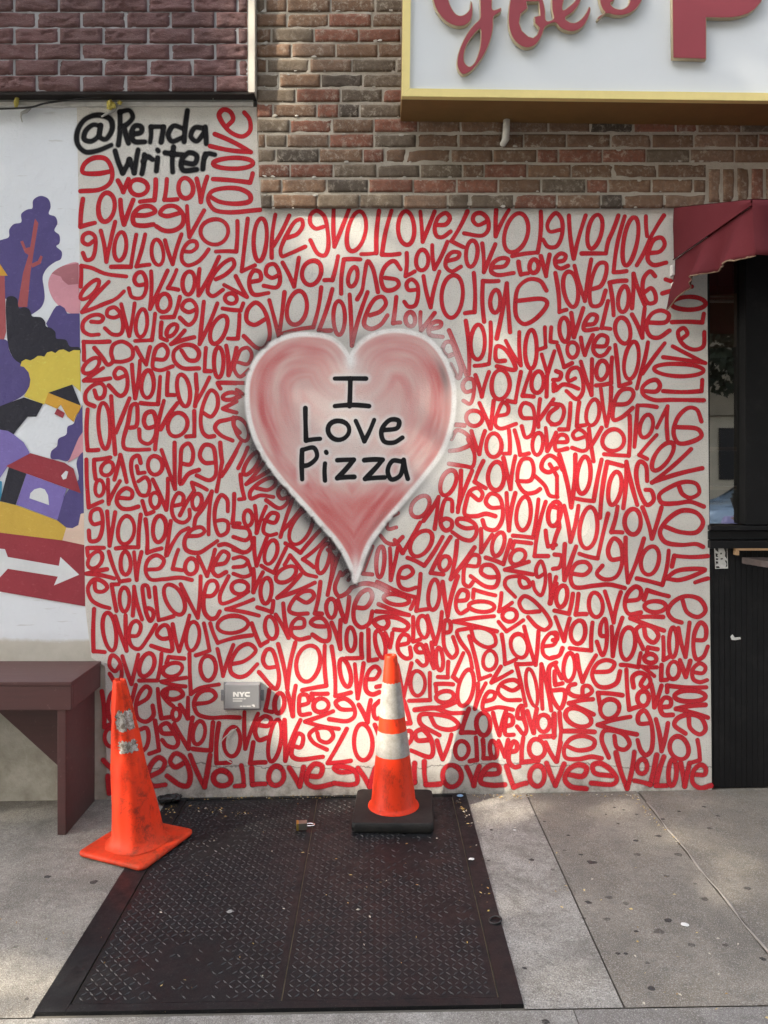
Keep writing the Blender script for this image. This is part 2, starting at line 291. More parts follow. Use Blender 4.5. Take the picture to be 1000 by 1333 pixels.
# ---- lettering traced from the wall: T = origin, scale, stroke width; L = straight strokes, C = curved stroke, O = oval
RED = """
T 96 130 .25 6.6
C 192,372 120,384 46,375 55,335 105,302 168,308 200,370 190,430 140,465 35,475
L 230,420 258,480 285,412
O 338,455,46,42,0
L 427,415 420,522 345,530
L 485,412 472,520 540,517
O 583,460,38,54,0
L 640,410 662,532 695,400
L 725,412 918,430 932,382
O 832,330,102,29,0
L 735,178 922,272 710,240
C 800,135 830,100 815,62 780,50 757,75 775,120 820,170 880,190 918,160 915,100 888,65
C 705,500 760,530 860,540 918,525 918,495 870,465 780,460 715,480 700,520 730,570 800,585 970,572
L 48,515 35,660 110,640
O 170,558,41,78,8
L 243,520 262,648 310,520
C 315,600 380,600 425,580 400,555 345,560 310,600 315,645 360,655 415,648
C 548,590 480,605 450,590 475,558 530,555 570,600 565,650 520,680 470,680 430,658
T 100 270 .208 5.9
L 690,-10 705,185 797,18
O 862,152,84,82,0
L 1005,85 998,276 870,276
C 108,207 70,232 38,215 42,175 78,158 112,180 115,260 95,320 60,328 38,285
L 150,145 185,340 240,90
O 272,245,37,90,8
L 372,170 338,372 215,372
L 428,168 372,370 455,358
O 505,282,37,80,-4
L 552,205 600,355 655,168
C 668,275 720,275 752,245 745,215 705,215 665,265 658,330 690,362 750,345 790,310 825,262
C 24,495 28,430 28,365
C 28,365 90,378 180,415 310,432
O 82,515,30,78,42
L 200,465 32,655 150,612 220,585
C 150,612 220,585 260,560 295,525
C 90,715 150,715 165,690 140,672 85,680 40,720 40,770 80,797 138,795
C 430,480 380,485 360,455 375,415 405,405 430,440 432,520 405,565 345,560 325,505
L 465,400 458,635 568,395
O 545,598,41,58,15
L 645,560 608,685 530,688
L 625,390 570,505 635,515
O 700,472,37,75,4
L 768,385 762,550 890,310
C 870,450 930,420 985,360 975,325 930,340 850,430 820,530 850,555 915,515
C 280,670 230,690 190,675 195,640 235,625 270,660 290,730 275,790 225,795 175,755
L 278,605 328,805 362,600
O 405,725,35,88,4
L 490,665 470,830 365,835
L 530,720 525,815 565,832
O 595,768,26,44,40
L 675,770 590,855 735,812
C 740,640 700,655 660,630 675,590 715,580 748,620 740,700 700,735 645,690
L 795,590 768,855 880,600
O 888,765,45,92,25
L 1018,670 1008,820 945,820
L 922,485 1065,560 995,430
O 965,570,38,32,0
L 912,632 1025,645 1042,600
T 308 270 .208 6.2
L 70,70 32,400 115,362
O 148,200,42,130,4
L 243,45 220,315
L 330,50 230,240
C 318,190 380,165 415,110 405,75 370,85 325,150 275,270 285,305 330,290 430,245
C 545,120 495,132 462,100 465,45 500,20 545,50 568,130 572,260 550,300 510,290 462,205
L 608,10 612,245 705,10
O 750,150,54,130,14
L 892,20 875,285 780,292
L 970,20 910,295 1020,290
C 95,465 150,450 145,405 110,395 82,440 85,510 110,545 200,535
C 262,425 220,440 185,415 195,365 235,355 265,400 270,470 250,500 170,490
L 288,345 360,495 390,315
O 470,408,57,80,14
L 635,305 600,455 550,455
L 775,325 672,325 655,540
O 728,435,28,62,10
C 755,575 785,520 800,430 822,335 850,375 870,450 885,530
C 1028,388 985,335 930,370 905,450 930,515 980,515 1015,485 1005,455 930,440
C 178,700 110,735 65,710 70,640 120,595 165,630 200,720 205,820 170,880 130,880 45,805
L 205,580 265,810 300,530
O 378,630,60,108,14
L 530,500 480,750 290,788
L 600,510 515,770 590,770
O 642,690,35,110,0
L 708,545 722,865 820,530
C 835,675 900,650 935,600 915,560 870,570 815,660 800,735 840,760 900,735 945,675
L 1000,560 980,725 1025,720
T 516 270 .208 6.2
O 62,130,51,105,0
L 150,25 165,215 240,25
C 250,110 310,105 335,65 310,35 265,60 240,130 255,180 290,185 340,150
L 445,25 345,210 420,248
C 565,88 510,110 480,80 490,45 530,35 570,70 575,140 540,175 425,162
L 625,15 622,180 705,15
O 750,160,69,128,18
L 905,25 885,282 725,305
C 1025,140 960,150 945,115 965,65 1000,35 1035,75 1035,180 1000,245 950,245 918,200
L 65,285 58,430 115,400
O 162,330,39,64,0
L 225,235 238,385 320,215
C 320,335 385,315 395,285 350,280 315,320 310,370 345,400 405,370
O 472,288,37,80,5
L 538,225 548,405 620,230
C 610,375 680,365 700,325 655,318 605,350 595,400 630,422 735,410
L 765,340 780,420 825,412
O 862,368,29,42,0
L 905,305 938,430 960,295
C 1005,340 1050,330 1060,300 1030,288 995,320 1000,365 1030,382 1075,365
C 125,515 75,515 65,475 95,450 130,480 135,560 115,615 75,620 50,590
L 170,430 215,625 270,400
O 350,555,64,138,4
L 485,410 490,655 430,662
L 640,460 542,460 550,715
O 620,588,32,70,5
L 628,820 692,475 712,780
C 940,520 900,460 830,450 765,500 745,600 755,690 800,730 880,690 945,600 925,575 750,585
O 88,700,31,44,0
L 152,655 155,770 240,660
C 215,760 275,745 280,720 245,715 205,750 210,795 290,810
T 722 270 .208 6.2
L 90,50 120,320 195,50
O 252,150,44,105,12
L 400,50 340,200 322,288 170,288
L 440,55 370,405 450,398
O 475,210,44,148,10
L 572,55 580,180
L 685,50 600,190 515,362
C 600,285 660,275 690,230 670,190 625,200 590,270 585,330 620,360 700,345
L 5,410 30,655 75,640
O 102,510,47,108,-8
L 125,365 190,585 230,325
C 240,510 290,490 325,400 320,350 280,350 235,440 220,560 235,615 285,610 320,520
L 450,458 345,470 370,675
O 432,575,33,82,4
L 485,630 495,415 565,610
C 630,430 600,400 560,440 555,540 590,600 630,590 630,540 605,505 565,530
O 62,765,30,78,-4
L 105,660 122,810 180,630
C 195,735 250,725 265,680 230,670 190,720 185,765 270,760
L 335,585 295,755 350,760
O 428,770,48,80,-10
L 485,670 550,815 565,630
C 575,720 700,715 715,670 670,645 610,665 575,740 600,805 650,815 720,770
L 695,450 860,495 675,538
O 840,600,108,40,-2
L 735,718 925,720 935,665
C 800,820 832,790 810,755 775,775 780,820 820,870 880,890 930,870 938,780
T 100 430 .208 6.0
L 205,70 42,72 45,185
C 110,110 160,170 195,215 225,195 215,140 230,90 285,70 345,110 345,170 290,195 225,195
L 372,108 435,215 458,105
C 485,180 550,180 570,130 540,90 500,110 478,180 478,235 520,250 600,225
C 655,125 700,185 750,185 765,140 735,100 670,92 610,130 610,190 660,235 765,238
O 90,222,35,62,45
L 165,235 45,315 210,300
C 110,375 130,425 165,415 175,360 150,332 100,345 55,395 60,450 110,475
C 300,285 250,300 235,270 260,235 300,250 318,330 300,395 270,410 200,345
L 345,215 365,425 395,190
O 443,338,39,86,5
L 522,290 508,462 400,455
L 572,265 565,405 612,405
O 668,375,40,98,-10
L 745,275 752,370 740,475
L 830,295 745,455
C 790,515 840,540 880,480 875,400 840,375 800,440 775,560 790,640 820,665 860,662
L 808,110 800,255 840,255
O 888,200,31,92,0
L 935,95 950,280 1000,110
L 68,495 68,750 135,748
O 172,595,38,140,-3
L 215,412 240,775
L 330,425 245,640
C 335,610 370,600 380,520 372,460 345,470 320,580 290,700 300,738 360,748 455,745
C 490,600 440,610 420,570 435,520 475,510 495,560 490,660 450,710 400,690 390,620
L 545,440 490,745
L 630,455 525,620
O 630,590,58,78,22
L 735,505 735,662 685,665
L 880,330 900,365
L 995,330 885,328
O 960,412,48,22,-8
L 1000,445 915,490 1000,515
C 975,690 900,655 865,610 885,575 940,560 1000,545
C 980,545 985,600 1020,640
L 60,808 75,1108 160,1070
L 210,795 108,810 118,930
O 190,865,36,46,25
L 235,935 272,780 312,950
C 400,830 385,785 350,800 340,860 370,980 400,1030 440,1030 455,960 430,920 385,945
L 375,850 385,895 425,890
O 490,845,45,60,0
T 100 570 .208 6.0
L 530,75 615,320 612,30
C 655,160 710,165 728,90 700,35 660,60 650,150 650,290 700,225 765,200
C 860,155 800,155 770,110 800,45 850,55 868,130 865,240 830,265 750,235
L 898,30 910,150 875,335
L 1000,80 905,240
O 142,315,28,50,0
L 195,260 200,415
L 270,270 200,400
C 265,375 340,375 345,335 310,315 265,345 250,400 280,440 330,445 385,430
L 475,260 560,450 570,255
O 490,390,30,50,0
L 410,395 435,478 480,462
C 610,425 660,410 665,360 635,345 605,390 595,460 620,515 670,530 705,500 705,450
L 815,325 720,280 735,330 645,485
O 752,398,29,52,8
C 735,550 745,500 790,440 845,335
L 845,335 825,605
C 945,460 940,385 905,358 870,420 865,540 895,610 940,590 945,530 920,515 870,520
L 985,350 975,535
C 155,530 105,540 85,510 95,460 140,445 160,490 155,590 130,640 85,645 75,580
L 190,460 205,675 240,465
O 308,578,50,90,10
L 400,480 385,685 245,692
L 430,510 440,720 530,692
O 517,570,40,85,6
C 588,520 575,620 560,740 600,660 650,590 700,565
C 690,615 770,610 800,585 780,560 720,575 675,640 685,700 760,720 830,680 880,645
C 890,672 930,665 980,685 1040,720
L 170,688 65,690 70,740
O 115,765,38,60,38
L 190,822 60,850 235,880
L 200,712 270,900 330,890
O 305,785,32,72,-3
L 358,715 375,890 405,715
C 440,825 520,815 545,765 500,735 450,760 430,830 460,885 540,885 650,875 720,890
L 635,700 600,820 660,828
O 715,805,38,50,0
L 760,745 815,865 865,700
C 870,795 930,780 950,730 915,710 870,770 850,830 880,865 935,840
T 308 430 .208 5.5
C 10,200 70,210 95,150 70,110 30,120 5,170 -15,240 20,290 85,240
L 0,328 60,328
L 0,370 45,400 0,425
O 30,620,40,75,-25
T 308 570 .208 5.8
L -60,180 25,30
L 70,60 10,190
O 95,160,32,80,32
L 180,140 60,290 220,195
C 125,315 200,325 245,285 230,250 160,270 85,340 90,380 150,360 230,370
L 25,230 50,380 15,385
C 325,370 280,380 260,345 285,305 320,325 320,400 270,440 185,390
L 360,365 275,620
L 430,410 290,580
O 405,560,58,118,30
L 560,540 400,720 305,660
L 560,630 415,760 485,810
O 545,755,34,98,14
L 600,740 590,890
L 660,690 595,880
L -10,535 20,535
O 72,502,27,50,0
L 115,425 125,595 185,430
C 175,515 240,530 258,480 220,470 180,520 170,590 205,610 250,600
C -20,620 60,640 85,610 70,570 20,560 -20,555
C 85,610 100,670 60,715 -20,700
L 110,625 125,800 190,625
O 215,715,38,75,15
L 310,690 235,845 155,800
L 300,795 335,735
C 335,735 380,790 430,850 500,870
C -20,810 50,800 70,770 30,745 -20,755
C 70,770 90,850 50,870 -20,850
O 310,855,42,70,55
L 590,620 610,690
L 570,700 620,760
C 660,860 700,830 720,850 700,890
L 850,680 790,850 850,855
O 900,775,26,95,4
L 960,690 965,890 1010,690
C 1000,560 950,570 940,540 960,500 1010,470
C 1040,620 990,665 940,655 900,610
T 516 430 .208 6.0
L 330,0 440,280
L 435,-60 455,275
O 510,75,44,110,0
L 590,-50 580,210 490,222
C 355,150 320,160 290,120 310,75 345,75 375,150 405,250 390,300 340,215
C 680,190 630,190 620,150 630,100 670,110 730,190 745,245 630,225
L 685,65 780,220 770,10
O 843,120,37,120,2
L 930,-20 935,105 885,122
L 970,-20 965,70 1005,75
C 480,375 435,385 415,345 440,305 480,310 480,420 460,460 420,440
L 495,280 535,415 580,260
O 652,340,58,90,0
L 780,260 745,450 695,440
L 840,260 790,410 860,415
O 885,325,38,68,10
L 910,150 945,270 940,415
L 990,130 945,280
C 1000,350 985,330 985,380
O 488,550,50,50,0
L 520,455 590,615 610,440
C 640,535 695,520 700,475 670,450 640,500 620,590 650,615 750,585
C 850,550 790,545 775,500 800,455 850,475 865,580 845,655 810,670 785,600
L 900,430 890,605
L 985,430 895,560
C 1010,480 960,520 950,560 990,590 1020,580
L 470,630 520,775 555,630
O 610,720,48,75,5
L 705,625 710,770 670,772
L 740,625 775,780 830,770
O 885,710,32,72,5
L 935,610 945,755 1000,640
L 370,590 425,595
C 335,755 400,745 470,705 440,650 380,625 345,680
C 450,680 490,780 475,855 430,850 330,835
T 516 570 .208 6.2
L 545,145 490,275 560,315
O 625,240,50,90,0
L 670,125 715,320 745,115
C 755,270 840,265 860,200 840,135 790,135 760,210 765,290 810,345 870,340 900,320
C 1005,190 950,215 910,190 920,140 960,110 1010,140 1040,200
C 870,240 930,300 960,360 1010,370
O 325,280,46,80,22
L 405,205 385,465
L 475,205 385,440
C 470,355 520,390 540,350 510,315 465,330 435,410 430,480 500,490 560,475 620,490
O 150,430,50,75,30
C 170,520 220,450 265,370
L 265,370 240,570
C 350,460 345,390 310,385 285,450 280,545 310,580 345,560 345,520 310,505 280,520
C 655,435 590,435 560,400 590,350 640,365 665,430 660,520 620,575 560,565 540,515
L 690,345 705,580 745,345
O 797,475,45,105,8
L 890,385 855,625 730,612
L 935,400 865,740 950,740
O 990,475,40,75,12
L -10,640 40,720 150,530
C 500,560 430,565 380,535 385,510 440,510 495,545 500,600 470,640 420,635 350,590
L 530,570 530,715 600,605
O 638,665,35,78,14
L 715,640 670,790 560,750
L 725,690 740,648 845,660
O 760,745,42,52,50
L 830,775 680,825 855,855
O 155,660,56,92,32
L 290,620 175,800 70,750
L 340,620 215,845 295,855
O 302,785,34,45,20
L 380,645 340,885 490,685
C 445,800 510,800 515,740 475,735 430,800 420,870 425,915 455,930 480,902
C 640,870 570,870 530,840 545,800 600,800 640,860 620,930 560,930 465,865
L 935,580 950,680 1000,670
T 722 430 .208 6.0
L 20,95 60,230 110,205
O 113,122,33,50,0
L 165,45 190,155 240,30
C 250,100 320,95 330,45 290,30 250,75 245,130 275,160 315,150 345,110
C -10,310 30,305 40,270 10,255
C 10,375 50,340 100,345 150,365
C 130,300 90,315 80,290 100,245 145,235 175,300 175,390 140,430 75,380
L 165,195 232,405 235,180
O 297,250,35,62,10
L 360,170 355,330 260,345
L 380,90 405,350 475,328
O 482,190,44,118,10
L 585,75 545,250 515,365
L 690,80 550,270
L 740,100 945,205 680,168
O 778,248,150,40,2
L 680,380 920,380 925,310
C 560,380 640,380 660,345 640,312 590,320 550,360 555,400 620,435 730,435 935,438
L 290,365 325,600 355,355
C 375,465 460,455 495,400 480,370 420,375 375,450 370,560 420,545 490,485
C -20,460 45,470 60,510 30,580 -20,590
L 100,455 85,620 30,620
L 155,450 140,600 195,592
O 240,515,40,82,8
L 470,535 465,785 310,775
L 640,480 520,470 500,730
O 575,600,40,72,12
L 640,610 708,475 708,680
C 920,570 890,495 840,485 775,540 745,640 775,705 850,700 920,660 900,620 760,605
L 640,655 530,780 580,805
C 20,700 80,695 70,660 35,655 5,700 10,750 80,740
C 205,660 130,680 115,650 150,620 195,650 205,740 180,755 110,735
L 215,615 245,820
L 295,610 225,730
O 368,688,68,68,0
T 722 570 .208 6.4
O 677,115,45,100,36
L 855,70 610,280 925,190
C 780,305 800,350 850,375 905,345 890,290 820,275 720,310 655,360 670,405 760,410 850,400 935,430
C 690,555 790,590 890,590 930,530 890,470 800,455 710,510 660,590 690,650 790,670 890,665 930,682
L -30,165 15,240 15,370
L 30,105 105,435 130,105
O 183,235,42,115,4
L 295,135 245,395 135,380
L 425,175 330,150 285,500
O 377,315,38,108,10
L 430,440 450,150 518,420
C 580,270 570,170 535,148 512,200 530,330 580,420 620,390 605,330 570,325
L 60,425 100,650 150,425
O 213,565,55,130,4
L 335,475 270,755 155,725
L 395,430 355,590 425,592
O 490,525,52,78,4
L 550,435 610,630 670,435
L -15,430 30,440 30,560 -10,690
L -10,550 30,545
C 420,755 355,760 335,705 370,630 410,655 425,770 385,870 310,885 265,850 300,800
L 445,625 460,905 560,630
O 598,768,54,92,10
L 715,705 675,920 515,880
L 735,805 750,738 960,740
C 0,730 45,740 30,810 -10,820
L 65,665 62,890 135,680
C 110,850 190,855 225,815 200,780 140,785 105,840 105,905 130,935 250,925 340,918 440,940
C 700,880 780,890 900,850 945,825 860,820 760,835 700,880
L 960,880 880,905
T 100 720 .208 6.0
C 110,170 120,235 165,240 190,215 165,180 110,165 70,215 90,290 140,325 205,345
L 262,195 218,197 248,362
O 298,290,30,78,0
L 350,392 358,210 408,415
C 455,275 440,205 415,205 415,270 440,390 460,425 478,400 475,360 445,345 432,365
L 488,215 512,420 605,395
O 612,290,52,105,-25
L 650,195 757,405 775,145
C 800,270 850,265 882,215 865,175 825,180 795,270 800,370 835,410 870,405 895,365
C 950,145 895,270 905,315 1000,285 1075,240
O 1020,215,54,40,0
L 1105,290 935,352 1140,392
O 975,447,98,53,-3
L 835,440 882,562 1095,515
L 108,350 105,615 175,620
O 205,490,39,124,-8
L 240,395 312,612 305,390
C 335,520 380,515 400,455 375,425 345,440 325,520 345,585 390,600 440,540 495,450
C 590,530 530,535 500,505 535,455 565,455 590,540 595,610 560,610 465,580
L 600,445 640,615 705,390
O 725,520,42,88,5
L 795,440 830,610 745,640
C 270,700 240,740 205,705 220,640 260,665 280,770 250,815 205,755
L 285,645 342,820 385,635
O 438,700,42,78,22
L 530,630 505,798 390,798
L 672,660 575,650 560,690
O 600,730,65,40,-18
L 685,780 530,805 680,835
L 705,630 714,882
C 714,882 770,845 890,822
O 822,720,47,80,0
L 880,600 915,770 980,575
C 970,695 1050,675 1120,610 1080,570 1020,590 965,680 965,745 1010,775 1060,765 1130,695
T 308 720 .208 6.2
L 105,100 105,245 165,120
O 185,235,36,78,5
L 230,300 220,370 130,340
L 610,90 570,262
C 650,120 615,220 640,270 690,250 720,215
C 720,215 800,190 880,205 945,240
L 880,180 1000,240
L 400,135 255,280 490,185
C 385,285 440,310 485,270 470,240 410,245 345,310 330,360 365,380 445,378
L 525,180 490,378 535,380
O 592,345,32,58,0
L 635,295 682,430 705,275
C 740,340 810,340 850,270 830,230 780,250 735,340 740,430 780,465 830,440 850,365
O 215,468,37,72,-12
L 245,385 325,530 292,315
C 350,470 420,460 420,415 380,410 345,450 345,510 390,540 455,528
C 555,460 490,455 465,435 490,410 540,410 580,480 575,545 540,550 475,510
L 595,435 650,600 652,420
O 715,540,28,75,0
L 782,505 785,655 685,658
L 825,480 828,672 880,665
O 900,570,30,85,-12
L 930,500 960,590 975,500
L 95,440 150,580 195,553
L 990,232 1125,278 1090,350
O 1000,290,78,34,8
L 890,320 1080,388 875,365
C 935,400 950,440 930,470 890,465 860,430 900,405 1000,405 1075,450 1060,480 985,478
C 245,712 190,715 165,670 190,605 220,605 255,700 265,800 245,850 140,745
L 260,570 318,850 368,560
O 448,690,71,118,10
L 552,580 562,830 410,858
L 595,585 618,895 715,873
O 680,750,32,88,-14
L 740,695 758,910 795,690
C 815,790 870,785 895,735 870,710 835,730 808,800 815,865 850,885 895,870
L 875,838 905,832
T 516 720 .208 6.0
C 15,150 60,155 105,120 80,85 35,95 12,150 25,210 70,230 125,215
L 152,130 125,362 200,350
O 235,262,35,95,3
L 290,180 322,395 385,145
C 380,300 440,290 445,245 410,230 380,270 375,345 400,378 445,355
L 620,265 485,228 480,280
O 535,335,78,34,4
L 612,395 360,428 630,490
C 470,485 490,545 570,590 620,570 610,510 540,470 430,475 380,490 400,550 455,630 475,720
L 455,520 520,790 590,765
O 585,672,42,62,10
L 655,710 595,810 725,740
C 660,830 730,860 775,825 740,795 660,815 635,865 680,915 775,920
L 658,250 642,365 725,310
O 710,390,47,38,-15
L 640,430 690,490 795,420
C 895,365 800,365 770,310 800,270 850,290 950,400 965,450 930,480 880,460 825,400
C 745,275 680,200 690,160 760,145 820,165 835,205 790,215 770,180 775,150
C 925,130 885,150 875,100 905,50 930,110 930,200 905,265 870,235 855,180
L 960,135 965,315 1005,190
L 105,400 105,555 150,540
O 168,460,32,72,-8
L 195,390 245,570 285,370
C 295,500 335,490 335,430 310,420 295,500 305,600 350,655 380,620 355,525
C 25,575 75,560 75,520 40,510 10,560 15,620 60,660 90,650 85,590
C 175,620 135,620 120,590 150,570 175,600 190,690 165,705 130,675
L 185,575 235,720 220,560
O 270,665,22,72,-3
L 325,680 322,778 260,775
L 420,625 355,775 385,800
L 5,700 45,900 95,690
O 133,815,45,80,0
L 210,750 212,920 80,925
L 355,822 245,820 250,870
O 305,900,58,35,-10
O 435,845,47,115,10
L 512,815 492,975 560,815
C 548,930 610,910 615,875 580,868 545,925 545,980 640,965 730,980
L 660,510 680,695 750,665
O 770,580,50,78,-15
L 800,460 872,700 890,490
C 920,585 990,570 1000,520 970,500 920,560 920,630 960,660 1005,650
L 850,692 750,695 810,955
O 848,840,32,115,-10
L 915,975 908,695 970,985
T 722 720 .208 6.4
L -30,315 10,150
O 45,270,33,70,8
L 115,255 90,380 0,360
L 150,255 132,385 200,382
O 258,325,43,78,-3
L 315,240 370,435 415,245
C 455,300 530,285 540,230 510,210 460,250 440,330 465,380 540,372
L 715,270 580,232 560,290
O 630,335,65,36,0
L 680,400 475,408 685,485
C 560,460 575,530 620,560 650,520 620,470 560,450 510,480 555,600
C 800,290 830,370 900,400 945,360 910,290 820,270 740,310 710,370 740,415 795,435
L 5,400 60,550 95,410
O 148,495,46,72,12
L 238,435 230,610 95,595
C 325,520 290,515 290,450 315,410 328,500 320,600 300,640 265,555
L 358,460 365,645 425,405
O 458,565,45,105,6
L 540,625 525,715 415,700
L 680,525 682,670 715,650
O 742,560,26,92,0
L 775,470 820,650 845,435
C 880,545 940,540 945,460 915,435 880,490 870,600 890,665 930,650 960,585
L 670,700 668,795 705,793
O 745,735,36,55,0
L 785,670 822,775 850,675
C 865,745 930,750 945,715 910,690 865,730 870,790 910,808 955,795
L 645,602 585,590 578,620
O 600,660,38,28,0
L 640,715 545,710 625,770
O 92,715,36,88,2
L 140,640 175,805 260,640
C 255,745 350,735 375,690 330,670 270,690 235,760 270,830 330,840 390,810 410,740
L 0,690 45,785
L 0,740 5,825 50,815
C 50,595 30,640 -20,655
C -10,545 15,540 10,500 -15,500
T 722 850 .208 6.6
C 130,195 95,205 85,240 120,268 200,268 235,240 215,208 180,212 175,260
L 240,290 90,315 245,385
O 148,405,88,50,25
L 250,495 45,490
L 32,375 42,480 15,680
C 10,60 -30,85 -35,170 -15,280 35,350 65,280 60,235 -15,235
L 425,265 272,250 285,325
O 345,350,56,65,30
L 475,400 270,450 515,510
C 375,520 390,590 440,605 470,570 440,515 380,490 310,490 295,540 340,655
C 70,580 150,610 240,590 250,550 180,520 100,540 60,600 70,655 150,665 230,650 295,660
L 450,105 468,355 535,335
O 555,285,35,48,0
L 605,195 625,340 670,205
C 670,340 725,330 725,290 690,280 660,330 680,385 740,388
C 495,215 490,150 530,125 590,150 600,190 570,220 540,200 565,150
L 950,215 705,205 705,245
O 848,270,98,35,2
L 945,325 760,350 960,405
C 840,400 850,470 910,510 945,480 920,410 850,385 770,410 750,450 820,505
C 600,440 530,440 525,390 560,360 600,420 615,550 600,620 570,640 540,610 520,545
L 635,415 670,615 710,440
O 780,595,58,72,-15
L 895,545 910,670 845,690
L 0,380 -5,530
T 722 850 .208 7.4
L 60,695 5,830 -50,690
C 80,760 180,770 200,720 150,700 90,730 65,790 100,835 200,850
C 360,770 250,750 240,705 280,690 350,730 390,790 370,820 230,815
L 385,625 455,850 500,620
O 548,712,32,45,10
L 640,640 600,825 500,800
L 685,650 635,830 705,830
O 738,750,26,80,2
L 790,690 815,835 845,690
C 870,760 940,760 945,720 915,700 870,740 865,810 910,845 980,830
T 128 850 .208 6.2
L 22,240 38,465 95,440
O 92,330,30,95,5
L 235,200 200,330
C 250,320 310,280 325,230 300,210 260,250 235,330 250,410 300,430 345,390 340,330
L 372,225 395,410 450,402
O 487,385,26,36,0
L 510,325 560,410 562,280
C 430,235 430,280 480,290 530,260 500,225 430,225 400,250 430,300 470,335
C 605,320 700,305 735,270 710,235 640,245 600,310 620,380 690,405 800,402 885,405
O 75,530,36,55,0
C 260,480 300,470 315,520 300,590 270,620
L 355,425 380,610 318,632
C 470,505 400,500 390,460 430,440 470,490 500,560 480,590 430,580 400,545
L 475,445 565,600 590,405
O 630,500,38,72,8
L 718,435 705,610 590,600
L 755,440 740,690 825,685
O 838,555,50,95,3
L 915,370 920,600 1000,380
T 128 850 .208 7.4
L 30,670 80,720
L 60,770 68,880
C 330,770 400,730 415,680 380,655 330,700 310,780 340,830 420,825
C 550,680 480,715 450,680 480,630 530,650 575,760 560,830 520,830 430,770
L 575,640 665,840 700,640
O 775,785,55,48,0
L 895,705 910,830 855,835
T 308 850 .208 7.4
L 95,720 100,825 180,820
O 248,770,48,60,0
L 330,720 395,835 420,715
C 450,770 520,770 535,710 490,695 450,740 440,810 490,840 600,820
C 740,740 640,745 610,720 660,710 740,740 755,810 720,825 610,815
L 760,720 835,840 870,720
T 308 850 .208 6.4
C 130,450 200,455 215,415 180,395 135,430 115,490 140,545 195,530
L 205,230 180,360 225,370
O 268,315,30,65,8
L 318,245 352,395 370,205
C 395,330 450,310 440,265 400,265 390,330 400,385 460,380
L 570,255 470,255 480,300
O 528,328,48,42,-30
L 605,365 430,430 640,475
C 505,500 520,545 570,560 605,520 580,475 510,470 455,510 480,560 565,605
C 735,355 650,350 620,310 670,285 725,320 740,390 700,425 580,415
L 765,325 820,435 840,295
C 895,300 860,340 870,410 920,400
L 105,560 85,690 180,685
O 240,550,38,130,8
L 300,420 305,675 400,420
C 350,580 400,590 415,520 385,505 355,570 345,640 380,665 540,650
L 690,475 570,690 715,675
O 792,560,57,115,0
L 865,450 905,560 960,450
T 516 850 .208 6.6
L 48,300 88,440 50,442
C 380,305 300,335 115,358
C 115,355 240,345 330,375 425,375
C 215,400 250,460 340,480 390,455 350,410 240,385 150,390 150,440 270,515
L 455,350 405,500 495,500
O 545,445,45,68,0
L 605,375 645,515 685,370
C 680,460 725,445 725,400 695,390 680,450 685,510 735,512
C 790,410 760,405 765,350 785,330 795,400 815,480 800,510 755,460
L 820,365 860,500 880,350
O 922,440,38,55,0
L 985,385 990,520 900,525
C 60,490 90,490 95,540 70,575
C 205,545 130,545 120,500 160,480 205,520 230,600 215,650 90,610
L 255,550 290,665 345,510
O 410,608,44,55,0
L 498,530 505,670 460,678
L 542,545 545,660 590,660
O 608,605,22,55,-5
L 640,550 680,650 700,545
C 710,620 750,610 755,570 735,555 710,600 705,680 740,715 770,710
L 795,530 785,685 890,675
O 880,600,50,60,-20
L 935,560 1000,680 1030,560
T 516 850 .208 7.6
L 115,690 115,810 95,815
L 175,680 185,825 275,820
O 348,770,57,70,0
L 440,715 485,830 520,710
C 545,760 640,750 640,710 590,705 540,750 530,810 600,828 680,825
L 690,710 735,840 815,815
O 882,770,45,66,0
"""
BLACK = """
T 96 130 .25 7.4
C 138,135 100,130 60,165 55,205 90,215 130,185 140,132
C 140,132 135,190 165,205 200,150 190,100 130,78 60,100 20,160 20,230 60,270 120,265 195,235
L 240,62 232,235
C 240,62 290,55 308,88 285,120 244,145
L 262,142 285,225
C 305,178 350,168 352,140 320,135 300,175 315,215 370,218
L 398,220 402,140 468,140 455,220
C 572,150 520,135 492,180 510,215 568,195
L 592,55 575,218
C 682,148 630,145 610,190 640,215 682,165
L 685,140 690,228
L 215,265 255,380 290,310 315,380 335,260
L 368,285 355,385
C 360,320 385,295 410,310
L 437,302 430,370
L 436,260 440,266
L 520,245 515,375
L 475,275 565,285
C 565,325 630,330 640,290 600,275 560,320 570,365 640,362
L 685,280 672,360
C 680,300 700,280 735,285
"""
HTEXT = """
T 300 400 .32 5.6
L 425,290 552,290
L 488,290 485,402
L 425,402 564,402
L 305,410 308,542 365,535
O 440,500,42,40,0
L 510,462 545,545 585,458
C 620,500 680,490 685,462 650,458 615,500 625,545 665,550 700,530
L 292,580 292,700
C 292,580 340,572 352,608 320,640 292,646
L 385,635 385,705
L 389,588 391,592
L 435,622 502,620 435,695 504,690
L 545,622 620,620 548,698 628,692
C 700,628 660,625 640,665 655,700 690,685 705,632
L 705,620 722,698
"""
